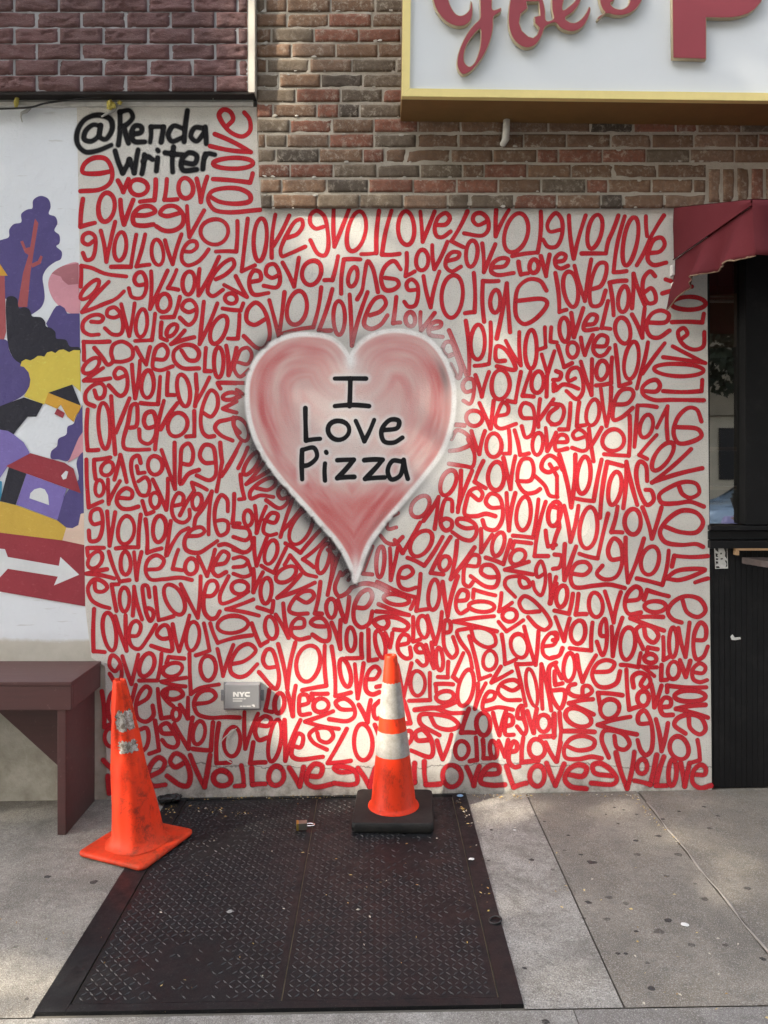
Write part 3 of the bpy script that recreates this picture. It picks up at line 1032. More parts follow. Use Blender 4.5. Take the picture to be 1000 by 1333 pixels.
# ------------------------------------------------------------------ ground
def quadmesh(quads, cols, sps, name, mat, thick=.0):
    v, f, c, s = [], [], [], []
    for q, col, sp in zip(quads, cols, sps):
        b = len(v); v += q; f.append((b, b + 1, b + 2, b + 3)); c += [(*col, 1)] * 4; s += [sp] * 4
    me = bpy.data.meshes.new(name); me.from_pydata([tuple(a) for a in v], [], f); me.update()
    a = me.attributes.new('col', 'FLOAT_COLOR', 'POINT'); a.data.foreach_set('color', np.array(c, dtype=np.float32).ravel())
    a = me.attributes.new('sp', 'FLOAT', 'POINT'); a.data.foreach_set('value', np.array(s, dtype=np.float32))
    return link(name, me, mat)
bm = bmesh.new()
vs = [bm.verts.new((x, y, -.17)) for x, y in ((-90, -90), (90, -90), (90, 90), (-90, 90))]; bm.faces.new(vs)
tag(frombm('road', bm, m_road.m), kind='structure')
HX0, HX1, HY1 = -.965, .415, -1.405          # cellar hatch
g = .0026
def slab(x0, x1, y0, y1, dz=0.0):
    return [Vector((x0, y0, gz(x0) + dz)), Vector((x1, y0, gz(x1) + dz)), Vector((x1, y1, gz(x1) + dz)), Vector((x0, y1, gz(x0) + dz))]
Y0, KERB = .02, -4.6
FJ = -1.42
quads = [slab(-4, HX0 - .002, FJ + .002, Y0), slab(HX1 + .002, .695 - g, FJ + g, Y0), slab(.695 + g, 1.213 - g * 2, FJ + g, Y0), slab(1.213 + g * 2, 2.7, FJ + g, Y0), slab(2.7 + g, 4, FJ + g, Y0),
         slab(-4, -1.6, KERB, FJ - g), slab(-1.6 + g, .55, KERB, FJ - g), slab(.55 + g, 2.0, KERB, FJ - g), slab(2.0 + g, 4, KERB, FJ - g)]
cols = [(.27, .25, .217), (.345, .33, .30), (.222, .200, .166), (.212, .190, .154), (.25, .24, .22), (.3, .29, .27), (.30, .29, .27), (.22, .21, .2), (.2, .2, .19)]
sps = [.6, 1.0, .35, .25, .3, .5, .7, .4, .4]
# cut every slab into smaller faces so that it follows the ground
pv = quadmesh(quads, cols, sps, 'pavement', m_conc.m); tag(pv, kind='structure')
for sx in (-1, 1):   # the pavement goes on along the street
    x0, x1 = (4, 60) if sx > 0 else (-60, -4)
    z = gz(4 * sx)
    tag(quadmesh([[Vector((x0, KERB, z)), Vector((x1, KERB, z)), Vector((x1, Y0, z)), Vector((x0, Y0, z))]], [(.26, .25, .23)], [.4], 'pavement', m_conc.m), kind='structure')
bm = bmesh.new()
vs = [bm.verts.new(p) for p in slab(-4, 4, KERB, Y0, -.006)]; bm.faces.new(vs)
tag(frombm('pavement_joint_bed', bm, m_joint.m), kind='structure')
bm = bmesh.new(); box(bm, (0, KERB - .075, -.085), (120, .15, .19), bev=.015)
tag(frombm('kerb', bm, simple('granite_kerb', (.3, .3, .3), .8).m), kind='structure')
# whitish mortar bead in the right joint
bm = bmesh.new()
pts = [Vector((1.215 + .004 * math.sin(i * 1.7), -.12 - i * .09, gz(1.2) + .001)) for i in range(15)]
tube(bm, pts, [.0036 + .0022 * math.sin(i * 2.3) for i in range(15)], 6)
tag(frombm('joint_mortar', bm, simple('joint_mortar', (.27, .25, .225), .9, bmp=.4).m), kind='structure')

# ------------------------------------------------------------------ cellar hatch
hatch = thing('cellar_hatch', 'black diamond plate cellar hatch with two leaves set in the pavement', 'cellar hatch', ((HX0 + HX1) / 2, HY1 / 2, gz(-.27)))
HT = Matrix.Translation(-hatch.location)
def hp(x, y, h): return Vector((x, y, gz(x) + h)) - hatch.location
bm = bmesh.new()
def hbar(x0, x1, y0, y1, h, t=.03):
    a = [hp(x0, y0, h), hp(x1, y0, h), hp(x1, y1, h), hp(x0, y1, h)]
    return prism(bm, a, (0, 0, -t))
FL, FR, FF, FB = .088, .064, .030, .02
hbar(HX0, HX0 + FL, HY1, -.004, .006); hbar(HX1 - FR, HX1, HY1, -.004, .006)
hbar(HX0 + FL + .0005, HX1 - FR - .0005, HY1, HY1 + FF, .0055); hbar(HX0 + FL + .0005, HX1 - FR - .0005, -.004 - FB, -.004, .0055)
frombm('hatch_frame', bm, m_steel.m, hatch)
SPLIT = -.272
m_tread = M('worn_tread', (.014, .0145, .016), .55); m_tread.over(m_tread.ramp(m_tread.noise(5, 6, .7), .40, .68), (.042, .041, .042)); m_tread.over(m_tread.ramp(m_tread.noise(1.6, 4, .7), .50, .66, 0, .85), (.018, .016, .016))
def leaf(x0, x1, name):
    global bm
    bm = bmesh.new(); y0, y1 = HY1 + FF + .005, -.004 - FB - .004
    hbar(x0, x1, y0, y1, .003)
    # raised treads
    p = .0212; j = 0; y = y0 + .02
    while y < y1 - .012:
        i = 0; x = x0 + .02 + (0.5 * p if False else 0)
        while x < x1 - .014:
            s = 1 if (i + j) % 2 else -1
            if noise.noise(Vector((x * 2.5, y * 2.5, 4))) + .6 * random.random() < -.12: x += p; i += 1; continue
            c = hp(x + random.uniform(-.0008, .0008), y, .003)
            a = Vector((math.cos(R(45 * s)), math.sin(R(45 * s)), 0)); b = Vector((-a.y, a.x, 0)); L2, W2, H = .0108 * random.uniform(.85, 1.1), .0029, .0022 * random.uniform(.5, 1.2)
            v = [bm.verts.new(c + a * L2), bm.verts.new(c + b * W2), bm.verts.new(c - a * L2), bm.verts.new(c - b * W2)]
            t1 = bm.verts.new(c + a * L2 * .55 + Vector((0, 0, H))); t2 = bm.verts.new(c - a * L2 * .55 + Vector((0, 0, H)))
            for q in ((v[0], v[1], t1), (v[1], t2, t1), (v[1], v[2], t2), (v[2], v[3], t2), (v[3], t1, t2), (v[3], v[0], t1)): bm.faces.new(q).material_index = 1
            x += p; i += 1
        y += p; j += 1
    return frombm('hatch_leaf', bm, [m_steel.m, m_tread.m], hatch)
leaf(HX0 + FL + .004, SPLIT - .002, 'hatch_leaf'); leaf(SPLIT + .002, HX1 - FR - .004, 'hatch_leaf')
bm = bmesh.new(); hbar(HX0 + .02, HX1 - .02, HY1 + .01, -.01, -.003, .02)
frombm('hatch_gap_dirt', bm, simple('gap_dirt', (.24, .205, .13), .95, amt=.95, dark=.25, nscale=14, bmp=.5).m, hatch)

# ------------------------------------------------------------------ masonry core
bm = bmesh.new()
box(bm, (-.36, .34, 2.5), (3.78, .4, 5.4))
box(bm, (3.2, .34, 4.4), (3.34, .4, 2.6))
box(bm, (-5.2, .34, 2.5), (5.9, .4, 5.4))
tag(frombm('building_shell', bm, m_core.m), 'grey masonry core of the shop building behind its painted and brick facing', 'building')

# ------------------------------------------------------------------ mural wall
mural_px = [(100, 139), (334, 139), (336, 215), (340, 268), (921, 270), (921, 380), (923, 640), (927, 1040), (140, 1052), (138, 960), (137, 868), (119, 856), (111, 790), (109, 650), (107, 500), (103, 300)]
mural = thing('mural_wall', 'pale grey stucco wall covered in red hand lettered love words', 'mural wall', (0, 0, 0))
def panel(name, px, y, depth, mat, parent=None, subdiv=0):
    bm = bmesh.new(); prism(bm, [Wp(a, b, y) for a, b in px], (0, depth, 0))
    return frombm(name, bm, mat, parent)
panel('stucco', mural_px, 0.0, .12, m_mural.m, mural)

def parse(txt):
    out = []; ox = oy = 0; s = 1; wd = 6
    for ln in txt.strip().splitlines():
        p = ln.split()
        if not p: continue
        if p[0] == 'T': ox, oy, s, wd = map(float, p[1:5]); continue
        if p[0] == 'O':
            q = p[1].split(','); cx, cy, rx, ry = map(float, q[:4]); rot = R(float(q[4]))
            n = max(20, int((rx + ry) * s)); pts = []
            st = random.uniform(-.4, .4) - math.pi / 2; ph = random.uniform(0, 6.28); sq = random.uniform(.88, 1.0)
            for k in range(n + 3):
                t = st + 2 * math.pi * k / n
                # slightly squared, hand drawn oval
                r = 1 + .035 * math.sin(2 * t + ph) + .02 * math.sin(3 * t + ph * 2)
                x, y = rx * r * math.cos(t), ry * r * math.sin(t)
                pts.append((ox + s * (cx + x * math.cos(rot) - y * math.sin(rot)), oy + s * (cy + x * math.sin(rot) + y * math.cos(rot))))
            out.append((pts, wd, True))
        else:
            pts = [tuple(map(float, q.split(','))) for q in p[1:]]
            pts = [(ox + s * a, oy + s * b) for a, b in pts]
            if p[0] == 'C':
                pts = [(v.x, v.y) for v in catmull([Vector((a, b, 0)) for a, b in pts], 7)]
                out.append((pts, wd, True))
            else:
                for a, b in zip(pts[:-1], pts[1:]):
                    L = math.hypot(b[0] - a[0], b[1] - a[1]); n = max(2, int(L / 4)); k1 = random.uniform(-.035, .035) * L
                    nx, ny = -(b[1] - a[1]) / max(L, .01), (b[0] - a[0]) / max(L, .01)
                    seg = [(a[0] + (b[0] - a[0]) * i / n + nx * k1 * math.sin(math.pi * i / n), a[1] + (b[1] - a[1]) * i / n + ny * k1 * math.sin(math.pi * i / n)) for i in range(n + 1)]
                    out.append((seg, wd, False))
    return out
def ribbons(name, strokes, y0, mat, parent, soft=.38, step=6e-6, cyc=36, wmul=1.0, tint=False):
    V, Fc, A, PX = [], [], [], []
    for idx, (pts, wd, _) in enumerate(strokes):
        P = np.array(pts); n = len(P)
        T = np.gradient(P, axis=0); T /= np.maximum(np.linalg.norm(T, axis=1, keepdims=True), 1e-6)
        N = np.stack([-T[:, 1], T[:, 0]], 1)
        base = y0 - (idx % cyc) * step
        sf = soft * (1.0 if wd < 7 else 2.4)
        wv = [wd * wmul * .462 * (1 + .2 * noise.noise(Vector((P[i][0] * .035, P[i][1] * .035, idx * 3.1)))) for i in range(n)]
        st = len(V)
        for i in range(n):
            yy = base - step * .9 * i / n
            ri, ro = max(.4, wv[i] - sf), wv[i] + sf
            for off, al in ((-ro, 0), (-ri, 1), (ri, 1), (ro, 0)):
                q = P[i] + N[i] * off; V.append(Wp(q[0], q[1], yy)); A.append(al); PX.append(q)
        for i in range(n - 1):
            a = st + i * 4; b = a + 4
            for k in range(3): Fc.append((a + k, b + k, b + k + 1, a + k + 1))
        for e, sg in ((0, -1), (n - 1, 1)):       # round ends
            ri, ro = max(.4, wv[e] - sf), wv[e] + sf; c = len(V); yy = base - step * .9 * e / n
            V.append(Wp(P[e][0], P[e][1], yy)); A.append(1); PX.append(P[e]); m = 7
            for k in range(m):
                ang = math.pi * k / (m - 1)
                d = N[e] * math.cos(ang) + T[e] * sg * math.sin(ang)
                for rr, al in ((ri, 1), (ro, 0)):
                    q = P[e] + d * rr; V.append(Wp(q[0], q[1], yy)); A.append(al); PX.append(q)
            for k in range(m - 1):
                a = c + 1 + 2 * k
                Fc.append((c, a, a + 2)); Fc.append((a, a + 1, a + 3, a + 2))
    A = np.array(A, dtype=np.float32); hf = np.zeros(len(V), np.float32); hc = np.ones((len(V), 4), np.float32)
    if tint:
        PX = np.array(PX); near = np.where((PX[:, 0] > 270) & (PX[:, 0] < 640) & (PX[:, 1] > 395) & (PX[:, 1] < 800))[0]
        dd = sdist(PX[near], hpoly); cv, hcl, rg, _, _ = halo(PX[near], dd)
        cv = cv * sm_(-52, -40, dd); A[near] *= 1 - np.maximum(sm_(-5.5, -3.5, dd), sm_(.25, .7, rg)); hf[near] = cv; hc[near, :3] = hcl
        Fc = [f for f in Fc if max(A[list(f)]) > .01]
    me = bpy.data.meshes.new(name); me.from_pydata([tuple(v) for v in V], [], Fc); me.update()
    at = me.attributes.new('hf', 'FLOAT', 'POINT'); at.data.foreach_set('value', hf)
    at = me.attributes.new('hc', 'FLOAT_COLOR', 'POINT'); at.data.foreach_set('color', hc.ravel())
    at = me.attributes.new('al', 'FLOAT', 'POINT'); at.data.foreach_set('value', A)
    return link(name, me, mat, parent)

# heart: airbrushed paint, its colours depend on the distance to the outline
HO = [(487,225),(497,188),(540,138),(615,102),(700,97),(800,130),(868,208),(905,310),(908,400),(895,490),(858,590),(790,682),(700,790),(612,892),(560,968),(508,1112),(490,1050),(440,960),(370,880),(290,790),(200,690),(130,590),(85,480),(70,390),(75,290),(110,210),(170,150),(250,116),(340,112),(410,128),(455,165),(478,200)]
hp1 = catmull([Vector((300 + .32 * a, 400 + .32 * b, 0)) for a, b in HO[1:16]], 6)
hp2 = catmull([Vector((300 + .32 * a, 400 + .32 * b, 0)) for a, b in HO[15:]], 6)
hpoly = np.array([(v.x, v.y) for v in [Vector((300 + .32 * 487, 400 + .32 * 225, 0))] + hp1 + hp2[1:]])
def sdist(Q, P):
    d = np.full(len(Q), 1e9); ins = np.zeros(len(Q), bool)
    for a, b in zip(P, np.roll(P, -1, 0)):
        ab = b - a; t = np.clip(((Q - a) @ ab) / max(ab @ ab, 1e-9), 0, 1)
        d = np.minimum(d, np.linalg.norm(Q - a - t[:, None] * ab, axis=1))
        c = ((a[1] > Q[:, 1]) != (b[1] > Q[:, 1])) & (Q[:, 0] < (b[0] - a[0]) * (Q[:, 1] - a[1]) / (b[1] - a[1] + 1e-12) + a[0])
        ins ^= c
    return np.where(ins, d, -d)
def fbm(Q, sx, sy, z, o=4):
    return np.array([noise.fractal(Vector((q[0] * sx, q[1] * sy, z)), .8, 2.1, o) for q in Q])
sm_ = lambda e0, e1, x: (lambda t: t * t * (3 - 2 * t))(np.clip((x - e0) / (e1 - e0), 0, 1))
mixc = lambda c, k, t: c * (1 - t[:, None]) + k * t[:, None]
WHITE = np.array([.86, .84, .83]); SOOT = np.array([.028, .026, .030])
def halo(Q, D):
    """airbrushed surround: coverage and colour of the dark shade and the pale overspray outside the outline"""
    n1 = fbm(Q, .02, .02, 3.3, 3); n3 = fbm(Q, .09, .09, 5.5, 2); xx, yy = Q[:, 0], Q[:, 1]
    kL = (.72 * sm_(-26, -3, D) + .42 * sm_(-44, -3, D)) * sm_(474, 462, xx) * np.clip(.34 + .68 * sm_(480, 610, yy) - .3 * sm_(735, 768, yy) + .3 * n1, 0, 1)
    kR = .9 * sm_(-17, -2, D) * sm_(466, 474, xx) * np.clip(.85 * np.exp(-((yy - 695) / 52) ** 2) + .25, 0, 1)
    kT = sm_(-26, -2, D) * .85 * np.clip(np.exp(-(((xx - 345) / 50) ** 2 + ((yy - 450) / 30) ** 2)) + .6 * np.exp(-(((xx - 462) / 22) ** 2 + ((yy - 440) / 14) ** 2)), 0, 1)
    dark = np.clip(np.maximum.reduce([kL, kR, kT]), 0, .93)
    over = sm_(-36, -3, D) ** 1.2 * np.clip((.20 + .35 * n1 + .12 * sm_(450, 400, yy)) * sm_(400, 460, xx) + .10 + .36 * np.exp(-((xx - 592) / 45) ** 2), .05, .62)
    over = np.maximum(over, .8 * np.exp(-(((xx - 463) / 7) ** 2 + ((yy - 760) / 15) ** 2)))
    over = np.maximum(over, .5 * np.exp(-(((xx - 492) / 16) ** 2 + ((yy - 772) / 12) ** 2)))
    ring = np.clip(1 - sm_(1.9, 4.8, np.abs(D + .4)), 0, 1) * np.clip(.96 + .25 * n3, .6, 1)
    notch = np.exp(-(((xx - 457) / 9) ** 2 + ((yy - 470) / 15) ** 2)) * .9
    ring = np.maximum(ring, np.maximum(notch, .85 * np.exp(-(((xx - 463) / 5) ** 2 + ((yy - 742) / 18) ** 2))))
    cov = 1 - (1 - dark) * (1 - over * (1 - dark)); k = np.clip(dark / np.maximum(cov, 1e-4), 0, 1)
    return cov, WHITE * (1 - k[:, None]) + SOOT * k[:, None], ring, n1, n3
stp = 1.4
gx = np.arange(280, 636, stp); gy = np.arange(402, 792, stp)
GX, GY = np.meshgrid(gx, gy); Q = np.stack([GX.ravel(), GY.ravel()], 1)
D = sdist(Q, hpoly)
cov, hcol, ring, n1, n3 = halo(Q, D)
xx, yy = Q[:, 0], Q[:, 1]
th = np.arctan2(yy - 575, xx - 457)
# strokes that follow the outline
def streak(fd, ft, z): return np.array([noise.fractal(Vector((d * fd, math.cos(t) * ft, math.sin(t) * ft + z)), .7, 2.0, 3) for d, t in zip(D, th)])
s1 = .85 * streak(.055, 1.2, 2.0); s2_ = .6 * streak(.16, 2.2, 7.0)
wall = np.array([.71, .63, .60]); pink = np.array([.63, .215, .205]); redp = np.array([.52, .085, .095]); grey = np.array([.34, .30, .30])
ctr = np.exp(-(((xx - 455) / 70) ** 2 + ((yy - 565) / 64) ** 4))
ctr = np.maximum(ctr, np.exp(-(((xx - 460) / 30) ** 2 + ((yy - 490) / 34) ** 2)))
band = np.exp(-((D - 20) / 13) ** 2)
lowr = sm_(628, 662, yy)
p_pink = np.clip(.66 + .30 * s1 + .16 * s2_ + .12 * n1 + .25 * lowr, 0, 1) * (1 - .82 * ctr * (1 - lowr))
p_red = np.clip(band * (.34 + .55 * s1 + .25 * s2_) + .16 * np.clip(s1, 0, 1) + .22 * lowr, 0, .85) * (1 - .75 * ctr)
p_red = np.maximum(p_red, .62 * np.clip(.8 + s1, 0, 1) * np.exp(-(((xx - 430) / 62) ** 2 + ((D - 20) / 13) ** 2)) * sm_(520, 470, yy))
p_red = np.maximum(p_red, .62 * np.clip(.8 + s1, 0, 1) * np.exp(-(((xx - 505) / 40) ** 2 + ((D - 18) / 12) ** 2)) * sm_(520, 470, yy))
C = np.tile(wall, (len(Q), 1)); C = mixc(C, pink, p_pink); C = mixc(C, redp, p_red)
C = mixc(C, grey, .22 * np.clip(.3 + n1, 0, 1) * np.exp(-(((xx - 390) / 55) ** 2 + ((yy - 520) / 50) ** 2)))
C = mixc(C, grey * .5, .7 * np.exp(-((D - 9) / 5) ** 2) * np.exp(-(((xx - 578) / 14) ** 2 + ((yy - 490) / 26) ** 2)))
C = mixc(C, grey * .5, .55 * np.exp(-((D - 7) / 4) ** 2) * np.exp(-(((xx - 505) / 22) ** 2 + ((yy - 690) / 24) ** 2)))
ht = parse(HTEXT)
hpts = np.concatenate([np.array(p) for p, _, _ in ht]); dt = np.full(len(Q), 1e9)
for i in range(0, len(hpts), 40): dt = np.minimum(dt, np.sqrt(((Q[:, None, :] - hpts[None, i:i + 40, :]) ** 2).sum(2)).min(1))
C = mixc(C, np.array([.72, .70, .69]), .7 * sm_(9.5, 4.0, dt))
ins = (D > 0)
Co = hcol; Cv = np.where(ins, 1.0, cov)
C = np.where(ins[:, None], C, Co); C = mixc(C, WHITE, ring); Cv = np.maximum(Cv, ring)
Cv *= sm_(-52, -40, D)
nx_, ny_ = len(gx), len(gy); keep = (D > -54).reshape(ny_, nx_)
Fh = [(j * nx_ + i, j * nx_ + i + 1, (j + 1) * nx_ + i + 1, (j + 1) * nx_ + i) for j in range(ny_ - 1) for i in range(nx_ - 1) if keep[j:j + 2, i:i + 2].all()]
me = bpy.data.meshes.new('heart'); me.from_pydata([tuple(Wp(q[0], q[1], -.0002)) for q in Q], [], Fh); me.update()
at = me.attributes.new('col', 'FLOAT_COLOR', 'POINT'); at.data.foreach_set('color', np.concatenate([C, np.ones((len(Q), 1))], 1).astype(np.float32).ravel())
at = me.attributes.new('al', 'FLOAT', 'POINT'); at.data.foreach_set('value', Cv.astype(np.float32))
heart = link('painted_heart', me, m_heart.m, mural)
heart['label'] = 'airbrushed pink heart with a white outline and black words'
bmh = bmesh.new(); bmh.from_mesh(me); bmesh.ops.delete(bmh, geom=[v for v in bmh.verts if not v.link_faces], context='VERTS'); bmh.to_mesh(me); bmh.free()
ribbons('red_lettering', parse(RED), -.0005, m_red.m, mural, tint=True)
ribbons('signature', parse(BLACK), -.0005, m_blk.m, mural)
ribbons('heart_lettering', ht, -.0005, m_blk.m, heart, wmul=1.2)
# ------------------------------------------------------------------ white wall with the painted town (left)
lw = thing('painted_wall', 'white masonry wall painted with a purple tree, little houses and a white arrow', 'painted wall')
panel('masonry', [(-420, 130), (141, 130), (141, 1062), (-420, 1062)], .006, .1, m_white.m, lw)
PUR = (.072, .054, .205); RED2 = (.36, .075, .085); NAVY = (.004, .0045, .017); YEL = (.66, .52, .07); LIL = (.19, .145, .44); PINK = (.62, .28, .34); ROSE = (.40, .14, .17); ORA = (.62, .33, .03); PEA = (.70, .52, .42); CRI = (.29, .022, .038); WHI = (.66, .68, .70); TEAL = (.03, .25, .40); GOLD = (.58, .38, .05)
A_, B_ = (0, 240, .24), (0, 540, .2553)
paint = [
 (A_, 1, PUR, [(-60,330),(10,300),(48,285),(50,245),(75,215),(115,205),(115,160),(150,135),(175,130),(180,85),(220,62),(262,78),(275,120),(265,160),(300,175),(312,210),(295,250),(322,275),(322,320),(305,335),(335,365),(330,405),(300,420),(255,455),(232,500),(238,560),(242,620),(225,665),(180,700),(140,720),(60,640),(30,620),(-60,620)]),
 (A_, 0, RED2, [(95,665),(125,480),(160,365),(185,205),(190,185),(208,210),(190,320),(175,420),(165,480),(148,665)]),
 (A_, 0, RED2, [(110,310),(125,305),(140,345),(166,340),(160,385),(135,370)]),
 (A_, 0, RED2, [(170,430),(205,415),(220,385),(232,392),(220,430),(175,452)]),
 (A_, 0, ORA, [(-15,410),(42,495),(-15,495)]),
 (A_, 0, RED2, [(-15,495),(25,495),(33,800),(20,850),(-15,850)]),
 (A_, 1, PINK, [(262,530),(285,478),(345,440),(425,425),(430,560),(428,700),(375,697),(310,650),(272,590)]),
 (A_, 0, ROSE, [(280,482),(315,455),(345,440),(425,427),(425,540),(370,545),(340,520),(330,500)]),
 (A_, 0, PUR, [(250,755),(290,680),(305,660),(325,655),(350,670),(365,700),(432,700),(434,900),(300,850)]),
 (A_, 1, NAVY, [(32,640),(40,612),(65,605),(92,620),(98,655),(105,672),(130,665),(160,680),(175,715),(200,718),(225,722),(245,745),(250,770),(275,778),(300,800),(305,835),(330,838),(360,845),(378,878),(432,885),(434,920),(340,920),(200,960),(110,978),(60,920),(42,860),(35,760)]),
 (A_, 1, PUR, [(-40,860),(20,840),(40,850),(50,900),(80,950),(130,985),(160,1030),(165,1085),(130,1140),(60,1180),(-40,1200)]),
 (A_, 0, YEL, [(110,985),(118,960),(140,948),(165,955),(185,945),(205,930),(225,930),(240,935),(255,912),(280,905),(300,915),(320,898),(345,895),(375,910),(400,898),(434,900),(438,1125),(392,1085),(265,1130),(240,1195),(130,1150),(160,1095),(165,1060),(155,1020),(130,990)]),
 (A_, 0, NAVY, [(-20,1210),(60,1180),(130,1155),(234,1190),(197,1260),(150,1260),(90,1333),(60,1352),(-20,1352)]),
 (A_, 0, ORA, [(262,1130),(438,1200),(435,1230),(415,1250),(400,1290),(365,1260),(330,1195),(310,1218),(242,1188)]),
 (A_, 0, NAVY, [(262,1130),(392,1085),(438,1200)]),
 (A_, 0, CRI, [(310,1215),(352,1240),(340,1268),(295,1245)]),
 (B_, 0, NAVY, [(-20,-40),(155,-40),(70,100),(-20,75)]),
 (B_, 0, LIL, [(-20,72),(40,82),(70,100),(120,140),(150,190),(152,205),(40,262),(-20,352)]),
 (B_, 0, PINK, [(425,50),(425,200),(395,215),(345,245)]),
 (B_, 1, PUR, [(435,-70),(410,-30),(385,20),(375,45),(345,60),(338,100),(298,122),(290,160),(262,185),(260,222),(300,228),(345,236),(370,190),(400,120),(430,70)]),
 (B_, 0, TEAL, [(-20,330),(10,340),(8,450),(-20,450)]),
 (B_, 1, PUR, [(425,190),(400,215),(390,250),(400,330),(350,380),(300,480),(290,540),(310,565),(340,575),(370,578),(400,562),(408,520),(412,505),(430,500)]),
 (B_, 0, NAVY, [(45,265),(135,300),(80,460),(0,440)]),
 (B_, 0, LIL, [(135,300),(340,375),(292,537),(83,457)]),
 (B_, 0, CRI, [(30,262),(155,195),(330,245),(375,275),(412,400),(150,305)]),
 (B_, 0, WHI, [(150,425),(155,400),(175,380),(205,372),(228,380),(245,410),(250,460)]),
 (B_, 0, WHI, [(335,285),(348,290),(338,325),(322,330),(312,310)]),
 (B_, 0, GOLD, [(-20,436),(80,460),(290,537),(338,575),(318,642),(-20,602)]),
 (B_, 0, PEA, [(338,575),(370,578),(400,562),(408,520),(412,505),(440,498),(440,668),(318,642)]),
 (B_, 0, CRI, [(-20,598),(318,640),(440,666),(442,978),(-20,898)]),
 (B_, 0, WHI, [(-20,680),(25,685),(40,725),(300,770),(308,725),(404,815),(275,870),(295,825),(40,785),(-20,850)]),
]
from mathutils.geometry import tessellate_polygon
pm = {}; mats = []; V, Fc, MI = [], [], []
for k, ((ox, oy, s), sm, c, pts) in enumerate(paint):
    P = [Vector((ox + s * a, oy + s * b, 0)) for a, b in pts]
    if sm: P = catmull(P, 4, True)
    if c not in pm:
        pm[c] = len(mats); mats.append(flatpaint('mural_paint', c))
    st = len(V); V += [Wp(p.x, p.y, .006 - .0004 - k * .00012) for p in P]
    for t in tessellate_polygon([P]): Fc.append(tuple(st + i for i in t)); MI.append(pm[c])
o = pyd('painted_town', V, Fc, mats, lw)
o.data.polygons.foreach_set('material_index', MI)
o['label'] = 'flat painted landscape in purple, navy, yellow and red'

# ------------------------------------------------------------------ old brick wall
def bricks(items, y, depth, name, mat, parent, rough=.004, nx=10, nz=5, rock=0.0, edge=.006):
    V, Fc, Cc = [], [], []
    for (px0, px1, py0, py1, col) in items:
        a = Wp(px0, py1, y); b = Wp(px1, py0, y)
        W, H = b.x - a.x, b.z - a.z; sd = random.random() * 100; jy = random.uniform(-.002, .002) if rock == 0 else random.uniform(-.003, .003)
        n_x = max(4, int(nx * W / .2)); st = len(V)
        for j in range(nz + 1):
            for i in range(n_x + 1):
                u, v = i / n_x, j / nz
                x, z = a.x + u * W, a.z + v * H
                dx = min(u, 1 - u) * W; dz = min(v, 1 - v) * H; de = min(dx, dz)
                yy = y + jy - rough * noise.noise(Vector((x * 18, z * 18, sd)))
                if rock:
                    yy -= rock * (.5 + noise.fractal(Vector((x * 9, z * 22, sd)), .9, 2.2, 4)) * min(1, de / .004 + .1)
                    if abs(noise.noise(Vector((x * 5, z * 30 + 2 * x, sd + 5)))) < .05: yy += rock * .7
                    yy = min(yy, y + .003)
                if de < 1e-6:
                    yy += edge; q = .0014 if rock == 0 else .0008
                    x += q * noise.noise(Vector((x * 30, z * 30, sd + 9))); z += q * noise.noise(Vector((x * 30, z * 30, sd + 19)))
                V.append((x, yy, z)); Cc.append((*col, 1))
        w1 = n_x + 1
        for j in range(nz):
            for i in range(n_x):
                Fc.append((st + j * w1 + i, st + j * w1 + i + 1, st + (j + 1) * w1 + i + 1, st + (j + 1) * w1 + i))
        loop = [st + i for i in range(w1)] + [st + j * w1 + n_x for j in range(1, nz + 1)] + [st + nz * w1 + i for i in range(n_x - 1, -1, -1)] + [st + j * w1 for j in range(nz - 1, 0, -1)]
        bk = len(V)
        for q in loop: V.append((V[q][0], y + depth, V[q][2])); Cc.append((*col, 1))
        m = len(loop)
        for k in range(m): Fc.append((loop[k], bk + k, bk + (k + 1) % m, loop[(k + 1) % m]))
    me = bpy.data.meshes.new(name); me.from_pydata(V, [], Fc); me.update()
    at = me.attributes.new('col', 'FLOAT_COLOR', 'POINT'); at.data.foreach_set('color', np.array(Cc, dtype=np.float32).ravel())
    return link(name, me, mat, parent, smooth=True)
bw = thing('brick_wall', 'weathered old brick wall in mixed browns and reds above the lettered stucco', 'brick wall')
def bcol():
    r = random.random()
    c = (.195, .114, .070) if r < .42 else (.22, .086, .055) if r < .64 else (.145, .112, .080) if r < .84 else (.23, .145, .098) if r < .95 else (.075, .06, .046)
    k = random.uniform(.82, 1.2); return tuple(v * k for v in c)
items = []
for r in range(15):
    y1 = 269.5 - 19.62 * r; y0 = y1 - 16.1
    x = 333.5 + (6 if r < 2 else 3 if r < 5 else 1); first = [16, 28, 42, 24, 10, 44, 22, 52, 30, 14, 46, 20, 40, 12, 30][r]
    xe = 921 if r <= 2 else 1130
    if r == 0: xe = 921
    L = first
    while x < xe - 6:
        x1 = min(x + L, xe)
        if xe - x1 < 12: x1 = xe
        if not (x > 575 and y1 < 100):
            items.append((x + .3, x1 - 2.3 + random.uniform(-.5, .5), y0 + random.uniform(-.45, .4), y1 + random.uniform(-.45, .4), bcol()))
        x = x1; L = 56.5 + random.uniform(-2.5, 2.5) if random.random() < .86 else 28
x = 923.5
while x < 1120:
    items.append((x, x + 14.5 + random.uniform(-1, 1), 219 + random.uniform(-1, 1), 262 + random.uniform(-1, 1), bcol())); x += 18.6
bricks(items, -.0275, .02, 'bricks', m_brick.m, bw, rough=.004, nx=16, nz=6, edge=.003)
panel('mortar', [(334, -60), (1160, -60), (1160, 264), (873, 266.5), (340, 268), (336, 215)], -.0228, .12, m_mortar.m, bw)
